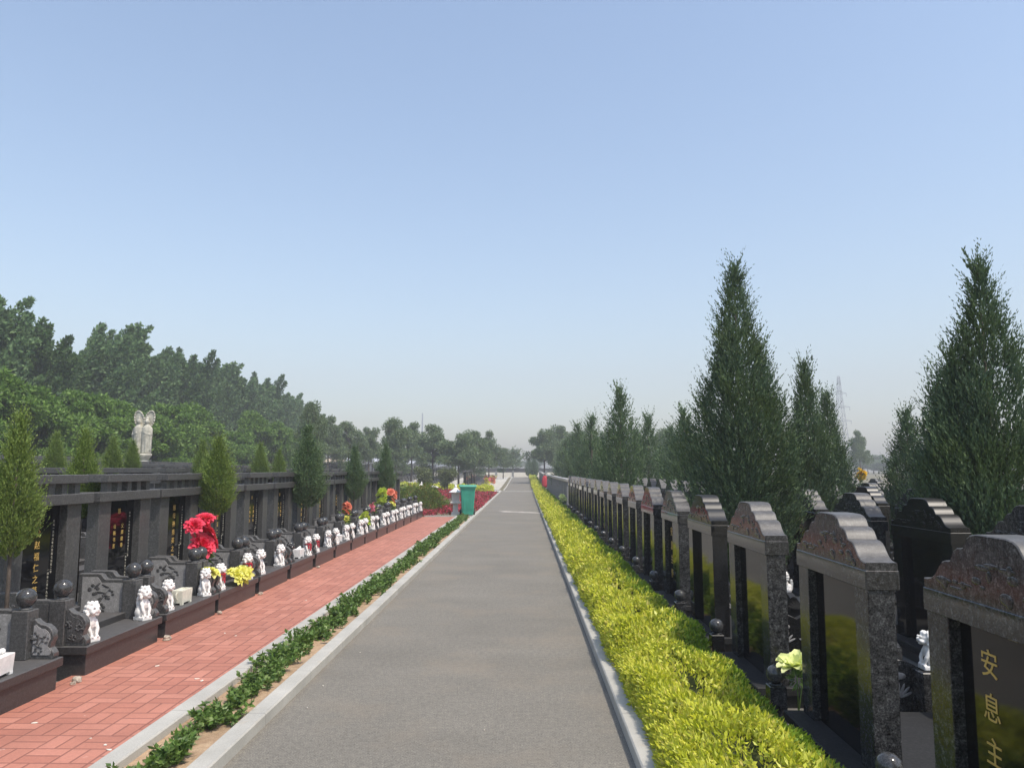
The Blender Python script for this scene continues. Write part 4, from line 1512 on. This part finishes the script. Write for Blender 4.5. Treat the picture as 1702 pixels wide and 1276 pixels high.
def pylon(loc, Hh):
    r = empty("lattice_tower", loc)
    mb = MB()
    def wd(z): return 2.6 * (1 - z / Hh) ** 1.1 + 0.35
    lv = [0, 5, 10, 14.5, 18.5, 22, 25, 28, 31, 34, Hh]
    c = [(1, 1), (-1, 1), (-1, -1), (1, -1)]
    for a, b in zip(lv[:-1], lv[1:]):
        for i in range(4):
            p, q = c[i], c[(i + 1) % 4]
            A = (p[0] * wd(a), p[1] * wd(a), a); B = (p[0] * wd(b), p[1] * wd(b), b)
            C_ = (q[0] * wd(b), q[1] * wd(b), b); D_ = (q[0] * wd(a), q[1] * wd(a), a)
            mb.tube(A, B, 0.09, seg=4); mb.tube(A, C_, 0.045, seg=4); mb.tube(D_, B, 0.045, seg=4); mb.tube(B, C_, 0.045, seg=4)
    mb.build("lattice_mast", M['steel'], r)
    for z, l in ((31, 2.9), (25.5, 4.1), (20.0, 4.4)):
        mb = MB()
        for s in (-1, 1):
            mb.tube((0, 0, z), (s * l, 0, z + 0.15), 0.13, 0.07, 5); mb.tube((0, 0, z + 1.1), (s * l, 0, z + 0.15), 0.09, 0.06, 5)
            mb.tube((s * l * 0.95, 0, z + 0.1), (s * l * 0.95, 0, z - 1.1), 0.08, seg=5)
        mb.build("cross_arm", M['steel'], r)
    tag(r, "tall steel lattice power tower in the hazy distance above the right-hand conifers", "power tower")


pylon((px(1399, 300), 300, 0.5), 38)
r_ = MB(); r_.lathe((0, 0, 0), [(0.7, -2), (0.36, 32), (0.33, 33)], 16)
tag(r_.build("chimney", M['steel'], None, (px(700, 420), 420, 0)), "faint slender chimney far off above the broadleaf trees on the left", "chimney")

# ------------------------------------------------------------------ guanyin-like double statue
def statue():
    r = empty("stone_statue", (px(227, 24.5) , 24.5, gz(-12.4, 24.5)))
    z0 = 1.70
    mb = MB()
    mb.box(-0.33, 0.33, -0.33, 0.33, 0, z0 - 0.52, 0.02); mb.box(-0.28, 0.28, -0.28, 0.28, z0 - 0.52, z0 - 0.36, 0.02)
    mb.build("square_base", M['statue'], r)
    mb = MB(); mb.lathe((0, 0, z0 - 0.36), [(0.26, 0), (0.30, 0.06), (0.20, 0.13), (0.22, 0.18), (0.31, 0.30), (0.30, 0.36)], 20)
    mb.build("lotus_pedestal", M['statue'], r)
    mb = MB()
    for s in (-1, 1):
        cx = 0.135 * s
        mb.lathe((cx, 0, z0), [(0.15, 0), (0.16, 0.06), (0.155, 0.3), (0.165, 0.55), (0.17, 0.72), (0.15, 0.85), (0.07, 0.94), (0.05, 0.98)], 16)
        mb.tube((cx + 0.13 * s, 0.0, z0 + 0.82), (cx + 0.16 * s, -0.06, z0 + 0.60), 0.055, 0.05)
        mb.tube((cx + 0.16 * s, -0.06, z0 + 0.60), (cx - 0.02 * s, -0.17, z0 + 0.68), 0.05, 0.03)
        mb.tube((cx + 0.15 * s, -0.06, z0 + 0.62), (cx + 0.15 * s, -0.06, z0 + 0.10), 0.045, 0.03)
        mb.sph((cx, -0.03, z0 + 1.05), (0.072, 0.08, 0.095), 14)
        mb.sph((cx, -0.02, z0 + 1.16), (0.05, 0.05, 0.06), 12)
        mb.sph((cx, -0.11, z0 + 1.04), (0.012, 0.016, 0.02), 8)
        for a in (-1, 1):
            mb.sph((cx + a * 0.075, -0.02, z0 + 1.03), (0.014, 0.02, 0.035), 8)
            mb.tube((cx + a * 0.05, -0.13, z0 + 0.62), (cx + a * 0.04, -0.15, z0 + 0.03), 0.025, 0.03)
    me = remesh(mb, "figures", M['statue'], 0.014, 1)
    link("robed_figures", me, None, r)
    for s in (-1, 1):
        mb = MB()
        prev = None
        for k in range(17):
            a = -0.75 * PI / 2 + (PI + 0.75 * PI) * k / 16
            hx, hz_ = 0.155 * math.cos(a), 0.27 * math.sin(a) * (1.15 if math.sin(a) > 0 else 0.9)
            p = (0.165 * s + hx * math.cos(0.24 * s) + hz_ * math.sin(0.24 * s), 0.06, z0 + 1.10 + hz_ * math.cos(0.24 * s) - hx * math.sin(0.24 * s))
            if prev: mb.tube(prev, p, 0.024, seg=8)
            prev = p
        mb.sph((0.170 * s, 0.075, z0 + 1.11), (0.150, 0.018, 0.28), 16, rot=(0, 0.24 * s, 0))
        mb.build("halo", M['statue'], r)
    tag(r, "pale stone double statue of robed figures with leaf-shaped halos on a lotus pedestal", "statue")


statue()


# ------------------------------------------------------------------ lantern and bin
def lantern(loc, s, label, mat):
    r = empty("stone_lantern", loc)
    r.scale = (s, s, s)
    mb = MB(); mb.taper(-0.14, 0.14, -0.14, 0.14, 0, 0.12, 0.9); mb.taper(-0.085, 0.085, -0.085, 0.085, 0.12, 0.40, 0.95)
    mb.box(-0.055, 0.055, -0.092, -0.080, 0.15, 0.36, 0.004)
    mb.build("pillar", mat, r)
    mb = MB(); mb.box(-0.17, 0.17, -0.17, 0.17, 0.40, 0.47, 0.015); mb.build("ledge", mat, r)
    mb = MB(); mb.taper(-0.12, 0.12, -0.12, 0.12, 0.47, 0.52, 1.0)
    for a in (-1, 1):
        for b in (-1, 1): mb.box(a * 0.10 - 0.025, a * 0.10 + 0.025, b * 0.10 - 0.025, b * 0.10 + 0.025, 0.52, 0.74)
    mb.box(-0.12, 0.12, -0.12, 0.12, 0.74, 0.78)
    mb.box(-0.085, 0.085, -0.085, 0.085, 0.52, 0.74)
    mb.build("light_chamber", mat, r)
    mb = MB(); mb.lathe((0, 0, 0.78), [(0.23, 0.0), (0.235, 0.02), (0.15, 0.07), (0.07, 0.14), (0.045, 0.17)], 8, False)
    rf = mb.build("roof", M['white'], r)
    mb = MB(); mb.lathe((0, 0, 0.95), [(0.035, 0), (0.05, 0.03), (0.035, 0.07), (0.008, 0.11)], 12); mb.build("finial", M['white'], rf)
    tag(r, label, "stone lantern")


lantern((px(757, 25.3), 25.3, 0.03), 0.97, "pale stone pagoda lantern standing left of the green bin", M['lanternstone'])
lantern((px(700, 41), 41, 0.0), 0.85, "small pale garden lantern behind the round shrubs, by the bare soil", M['statue'])
# broad-capped yukimi lantern
r = empty("mushroom_lantern", (px(719, 42), 42, 0.0))
mb = MB()
for k in range(3): mb.tube((0, 0, 0.35), (0.22 * math.cos(k * 2.1), 0.22 * math.sin(k * 2.1), 0), 0.05, 0.04)
mb.build("legs", M['statue'], r)
mb = MB(); mb.lathe((0, 0, 0.33), [(0.13, 0), (0.13, 0.2), (0.33, 0.22), (0.28, 0.27), (0.06, 0.34)], 12); mb.build("broad_roof", M['white'], r)
tag(r, "low broad-roofed stone lantern in the garden beside a bare patch", "stone lantern")

r = empty("wheelie_bin", (px(777, 24.9), 24.9, 0.05), 0.12)
r.scale = (1.05, 1.05, 1.0)
mb = MB()
bm = mb.bm
lv = [(0.0, 0.17, 0.20, 0.02), (0.18, 0.185, 0.215, 0.01), (0.82, 0.225, 0.26, 0.0), (0.86, 0.245, 0.28, 0.0), (0.89, 0.245, 0.28, 0.0)]
rings = []
for z, hx, hy, o_ in lv:
    c = []
    rr_ = 0.03
    for (sx, sy, a0) in ((1, 1, 0), (-1, 1, 90), (-1, -1, 180), (1, -1, 270)):
        for da in (0, 30, 60, 90):
            a = R(a0 + da)
            c.append(bm.verts.new((sx * (hx - rr_) + rr_ * math.cos(a), sy * (hy - rr_) + rr_ * math.sin(a) + o_, z + 0.04)))
    rings.append(c)
for a, b in zip(rings[:-1], rings[1:]):
    for i in range(16):
        f = bm.faces.new((a[i], a[(i + 1) % 16], b[(i + 1) % 16], b[i])); f.smooth = False
bm.faces.new(list(reversed(rings[0]))); bm.faces.new(rings[-1])
for xx in (-0.11, 0.0, 0.11):
    mb.box(xx - 0.012, xx + 0.012, -0.235, -0.20, 0.22, 0.70)
mb.build("body", M['bin'], r)
mb = MB(); mb.prism([(-0.30, 0.93), (-0.31, 0.945), (-0.29, 0.975), (-0.10, 1.0), (0.12, 1.0), (0.29, 0.975), (0.30, 0.93)], 'x', -0.265, 0.265, 0.012)
lid = mb.build("lid", M['bin'], r)
mb = MB(); mb.tube((-0.2, 0.33, 0.93), (0.2, 0.33, 0.93), 0.016); mb.tube((-0.2, 0.33, 0.93), (-0.2, 0.26, 0.90), 0.014); mb.tube((0.2, 0.33, 0.93), (0.2, 0.26, 0.90), 0.014)
mb.build("handle", M['bin'], r)
for s in (-1, 1):
    mb = MB(); mb.tube((s * 0.18, 0.22, 0.10), (s * 0.24, 0.22, 0.10), 0.10, seg=16); mb.build("wheel", M['rubber'], r)
tag(r, "green plastic wheelie bin at the left kerb beside the stone lantern", "bin")


# ------------------------------------------------------------------ flowers
def bloom_mesh(seed, rad, npet, mat, rim=None, layers=3, open_=0.8):
    """layered cupped petals, each a small curved grid"""
    rng = random.Random(seed)
    mb = MB()
    bm = mb.bm
    for ly in range(layers):
        k = npet + ly * 2
        tilt0 = 0.25 + open_ * (ly + 1) / layers
        ln = rad * (0.55 + 0.45 * (ly + 1) / layers)
        for i in range(k):
            a = 2 * PI * (i + 0.5 * (ly % 2)) / k + rng.uniform(-0.15, 0.15)
            tl = tilt0 + rng.uniform(-0.15, 0.15)
            wd = ln * 0.62 * rng.uniform(0.85, 1.15)
            rows = []
            for u in range(5):
                t = u / 4
                ang = tl * (0.35 + 0.75 * t)
                r_ = ln * t * math.sin(ang) + 0.05 * rad
                z_ = ln * t * math.cos(ang) * 0.9
                ww = wd * math.sin(PI * min(0.92, 0.18 + 0.62 * t)) * (1 if t < 0.95 else 0.75)
                row = []
                for v in range(5):
                    s = (v - 2) / 2
                    rr2 = r_ - 0.10 * ln * s * s
                    x = rr2 * math.cos(a) - s * ww * 0.5 * math.sin(a)
                    y = rr2 * math.sin(a) + s * ww * 0.5 * math.cos(a)
                    z = z_ + 0.10 * ln * s * s + rng.uniform(-1, 1) * 0.03 * ln * t
                    row.append(bm.verts.new((x, y, z)))
                rows.append(row)
            for u in range(4):
                for v in range(4):
                    f = bm.faces.new((rows[u][v], rows[u][v + 1], rows[u + 1][v + 1], rows[u + 1][v]))
                    f.smooth = True
                    if rim and u == 3: f.material_index = 1
    me = bpy.data.meshes.new("bloom")
    bm.to_mesh(me); bm.free()
    me.materials.append(mat)
    if rim: me.materials.append(rim)
    return me


def leaf_sprig(seed, n, r, L, W_, mat):
    rng = np.random.default_rng(seed)
    d = unit(rng.normal(size=(n, 3)))
    return quads_mesh("leaf_spray", leaves(d * r * 0.4, d, L, W_, 0.15, rng), mat)


def bouquet(name, loc, blooms, label, leafm=None, group=None, vase=None, leafr=0.12):
    r = empty(name, loc)
    for (me, p, rot, s) in blooms:
        o = link("bloom", me, None, r, p)
        o.rotation_euler = rot
        o.scale = (s, s, s)
    if leafm:
        o = link("leaf_spray", leaf_sprig(len(label), 40, leafr, leafr * 0.9, leafr * 0.3, leafm), None, r, (0, 0, 0.0))
    mb = MB()
    zmin = min(b[1][2] for b in blooms)
    for (me, p, rot, s) in blooms: mb.tube((0, 0, -vase if vase else -0.05), p, 0.004, seg=5)
    mb.build("stems", M['lowshrub'], r)
    tag(r, label, "flowers", group)
    return r


def jit(seed, n, rx, ry, rz_, z0):
    q = random.Random(seed)
    out = []
    for i in range(n):
        a, b = q.uniform(-1, 1), q.uniform(-1, 1)
        out.append(((a * rx, b * ry, z0 + q.uniform(-1, 1) * rz_), (b * -0.7 + q.uniform(-.3, .3), 0.7 * a + 0.5 + q.uniform(-.3, .3), q.random() * 6)))
    return out


RED = [bloom_mesh(s, 0.14, 6, M['redpetal'], M['redrim'], 4, 0.95) for s in (1, 2)]
bl = [(RED[0], (0.02, -0.06, 0.13), (0.5, 0.9, 0), 1.15), (RED[1], (0.02, -0.02, 0.28), (0.2, 0.8, 1), 1.05), (RED[0], (0.0, 0.18, 0.33), (-0.7, 0.5, 2), 0.95),
      (RED[1], (0.02, 0.02, 0.40), (0.3, 0.3, 0), 0.8), (RED[0], (-0.02, -0.16, 0.34), (0.8, 0.3, 0), 0.8), (RED[1], (0.04, 0.10, 0.16), (-0.3, 1.1, 0.5), 0.85)]
bouquet("flower_bouquet", (-3.50, 8.25, 0.60), bl, "huge bright red peony bouquet under a young conifer among the gate graves", M['lowshrub'], None, 0.25)
YEL = [bloom_mesh(s, 0.11, 6, M['yellowpetal'], None, 3, 1.1) for s in (3, 4)]
bouquet("flower_bouquet", (-3.22, 8.62, 0.29), [(YEL[i % 2], p, r_, 0.95) for i, (p, r_) in enumerate(jit(5, 6, 0.05, 0.17, 0.03, 0.07))],
        "yellow silk flowers spilling over the plinth edge of the fourth grave", None, None)
bouquet("flower_bouquet", (-3.26, 7.93, 0.30), [(YEL[0], (0, 0.02, 0.17), (0.2, 0.4, 0), 0.9), (YEL[1], (0, -0.05, 0.20), (-0.2, 0.6, 1), 0.7)],
        "small yellow flower standing behind the white lion before the fourth grave", None, None)
LIM = [bloom_mesh(s, 0.11, 6, M['limepetal'], None, 3, 1.0) for s in (6, 7)]
PEA = [bloom_mesh(s, 0.11, 7, M['peachpetal'], None, 4, 1.0) for s in (8, 9)]
PNK = [bloom_mesh(s, 0.11, 7, M['pinkpetal'], None, 4, 1.0) for s in (10, 11)]
CRM = [bloom_mesh(s, 0.13, 6, M['creampetal'], None, 3, 0.9) for s in (12, 13)]
ORG = [bloom_mesh(s, 0.13, 7, M['orangepetal'], None, 4, 0.9) for s in (14, 15)]


def U(u, v, X):
    """world y, z on the plane x = X seen at pixel u, v"""
    Y = X * 1262.0 / (u - 871)
    return Y, H - (v - 780) * Y / 1262.0


for (u, v, X, kind, n, sp, s, lab) in (
        (573, 850, -3.45, PEA, 6, 0.16, 1.2, "peach flowers between ball finials halfway along the gate graves"),
        (606, 860, -3.35, LIM, 7, 0.15, 1.1, "lime yellow flowers just past the peach ones along the gate graves"),
        (619, 840, -3.45, PNK, 4, 0.14, 0.9, "dusky pink flowers beyond the lime yellow bunch"),
        (634, 826, -3.60, LIM, 9, 0.22, 1.6, "tall lime green bunch near the far end of the gate graves"),
        (650, 825, -3.45, PEA, 7, 0.20, 1.3, "coral red flowers at the far end of the gate graves"),
        (650, 838, -3.40, YEL, 3, 0.08, 0.9, "small yellow flowers below the coral red ones"),
        (574, 862, -3.40, YEL, 3, 0.08, 0.8, "yellow flowers hanging beneath the peach bunch"),
        (669, 806, -3.9, CRM, 2, 0.05, 0.9, "single cream flower where the gate row ends"),
        (936, 828, 1.42, CRM, 5, 0.10, 1.3, "cream yellow flowers at the end of the crested graves by the hedge"),
        (1427, 790, 9.6, ORG, 8, 0.16, 1.4, "orange yellow flowers above the crested graves in the right distance")):
    Y_, Z_ = U(u, v, X)
    bouquet("flower_bouquet", (X, Y_, Z_ - 0.06), [(kind[i % 2], p, r_, s * 0.78) for i, (p, r_) in enumerate(jit(int(u), n, 0.06, sp * 0.8, sp * 0.7, 0.05))], lab, M['lowshrub'], None, max(0.1, Z_ - 0.35))

LOT = [bloom_mesh(s, 0.16, 7, M['creampetal'], None, 3, 0.75) for s in (31, 32)]
bouquet("flower_bouquet", (1.66, 4.78, 0.28), [(LOT[0], (0.0, 0.0, 0.06), (0.1, -0.35, 0.4), 0.8), (LOT[1], (0.05, 0.05, -0.02), (0.9, -0.4, 2), 0.62)],
        "large pale yellow lotus between the second and third hedge-side graves", M['lowshrub'], None, 0.2, 0.06)
# lion and lotus ornaments seen in the gaps on the right
for k, (x, y_, z, rz) in enumerate(((2.44, 4.72, 0.36, PI), (2.42, 5.9, 0.36, PI), (2.5, 7.4, 0.36, PI))):
    e = link("stone_lion", LION)
    e.location = (x, y_, z); e.rotation_euler = (0, 0, rz); e.scale = (0.75, 0.75, 0.8)
    tag(e, "white stone lion glimpsed through the %s gap between hedge-side graves" % ordinal(k + 1), "stone lion", "stone lions behind the crested graves")
    mb = MB(); mb.box(-0.09, 0.09, -0.08, 0.08, -0.02, z - 0.004, 0.004)
    b = mb.build("lion_plinth", M['pillar'], None, (x, y_, 0.0))
    tag(b, "small square dark stone block under the lion in the %s gap of the hedge-side graves" % ordinal(k + 1), "stone block", "blocks under the right-hand lions")

# far bunches of flowers on the graves beyond the cross path
q = random.Random(77)
for k in range(12):
    Y_ = q.uniform(66, 84)
    X_ = -3.3 + q.uniform(-0.6, 0.5)
    kind = [PNK, PEA, YEL, CRM, PEA][k % 5]
    bouquet("flower_bouquet", (X_, Y_, gz(X_, Y_) + 0.35), [(kind[i % 2], p, r_, 1.9) for i, (p, r_) in enumerate(jit(k, 4, 0.2, 0.25, 0.2, 0.1))],
            "bunch of pink and yellow flowers on the far graves left of the road", None, "flowers on the far graves")

# red cloth wreath stand beyond the flat-topped graves
r = empty("wreath_stand", (1.50, 54.6, 0.02))
mb = MB()
for sx in (-0.22, 0.22): mb.tube((sx, -0.1, 0), (sx * 0.2, 0.05, 1.25), 0.02, seg=6)
mb.tube((0, 0.35, 0), (0, 0.05, 1.25), 0.02, seg=6)
mb.build("stand_legs", M['bark'], r)
bm_ = MB()
prof = [(0.30, 0.05), (0.34, 0.35), (0.24, 0.75), (0.30, 1.0), (0.12, 1.22)]
bm_.lathe((0, 0.0, 0), [(0.20, 0.25), (0.22, 0.4), (0.24, 0.7), (0.18, 0.95), (0.07, 1.1)], 14)
for v in bm_.bm.verts:
    v.co.x *= 1 + 0.18 * math.sin(v.co.z * 23 + v.co.y * 9); v.co.y *= 0.45
bm_.build("red_drape", M['redcloth'], r)
tag(r, "red cloth-draped stand beside the cross path at the end of the flat-topped graves", "stand")

# ------------------------------------------------------------------ litter on the bricks and the path
q = random.Random(9)
M['petalbit'] = plain("dry_pale_petal", (0.75, 0.68, 0.58), 0.8)
for k, (x, y_, z) in enumerate(((-2.28, 4.25, 0.062), (-2.22, 4.18, 0.062), (-2.42, 4.35, 0.062), (-2.35, 5.55, 0.062), (-2.29, 5.50, 0.062), (-2.74, 7.05, 0.062), (-2.6, 6.95, 0.062), (-2.9, 4.6, 0.062),
                                (-2.5, 8.8, 0.062), (-2.8, 5.9, 0.062), (-0.24, 4.7, 0.004), (-1.45, 5.6, 0.004), (-1.42, 5.1, 0.004), (-1.40, 6.6, 0.004))):
    mb = MB(); bm = mb.bm
    s = q.uniform(0.006, 0.016) if z > 0.01 else 0.005
    vs = [bm.verts.new((s * math.cos(a) * q.uniform(0.6, 1.3) * 1.5, s * math.sin(a) * q.uniform(0.5, 1.0), q.uniform(0.001, 0.006))) for a in np.linspace(0, 2 * PI, 7)[:-1]]
    bot = [bm.verts.new((v.co.x, v.co.y, 0)) for v in vs]
    bm.faces.new(vs); bm.faces.new(list(reversed(bot)))
    for i in range(6): bm.faces.new((bot[i], bot[(i + 1) % 6], vs[(i + 1) % 6], vs[i]))
    o = mb.build("fallen_petal", M['petalbit'], None, (x, y_, z))
    o.rotation_euler = (0, 0, q.random() * 6)
    tag(o, "tiny pale fallen petal on the %s" % ("red bricks" if z > 0.01 else "grey asphalt"), "petal", "fallen petals on the %s" % ("bricks" if z > 0.01 else "asphalt"))

# ------------------------------------------------------------------ haze
mb = MB(); mb.box(-260, 260, -30, 470, -1.5, 60)
hz = mb.build("haze", None)
m = bpy.data.materials.new("haze")
m.use_nodes = True
n = m.node_tree
n.nodes.clear()
pv = n.nodes.new("ShaderNodeVolumePrincipled")
pv.inputs["Color"].default_value = (0.91, 0.925, 0.98, 1)
pv.inputs["Density"].default_value = 0.0022
pv.inputs["Anisotropy"].default_value = 0.0
oo = n.nodes.new("ShaderNodeOutputMaterial")
n.links.new(pv.outputs[0], oo.inputs["Volume"])
hz.data.materials.clear()
hz.data.materials.append(m)
tag(hz, None, None, None, 'stuff')

for o in bpy.data.objects:
    l = o.get("label")
    if l and not (4 <= len(l.replace("-", " ").split()) <= 16): print("LABEL", len(l.split()), l)
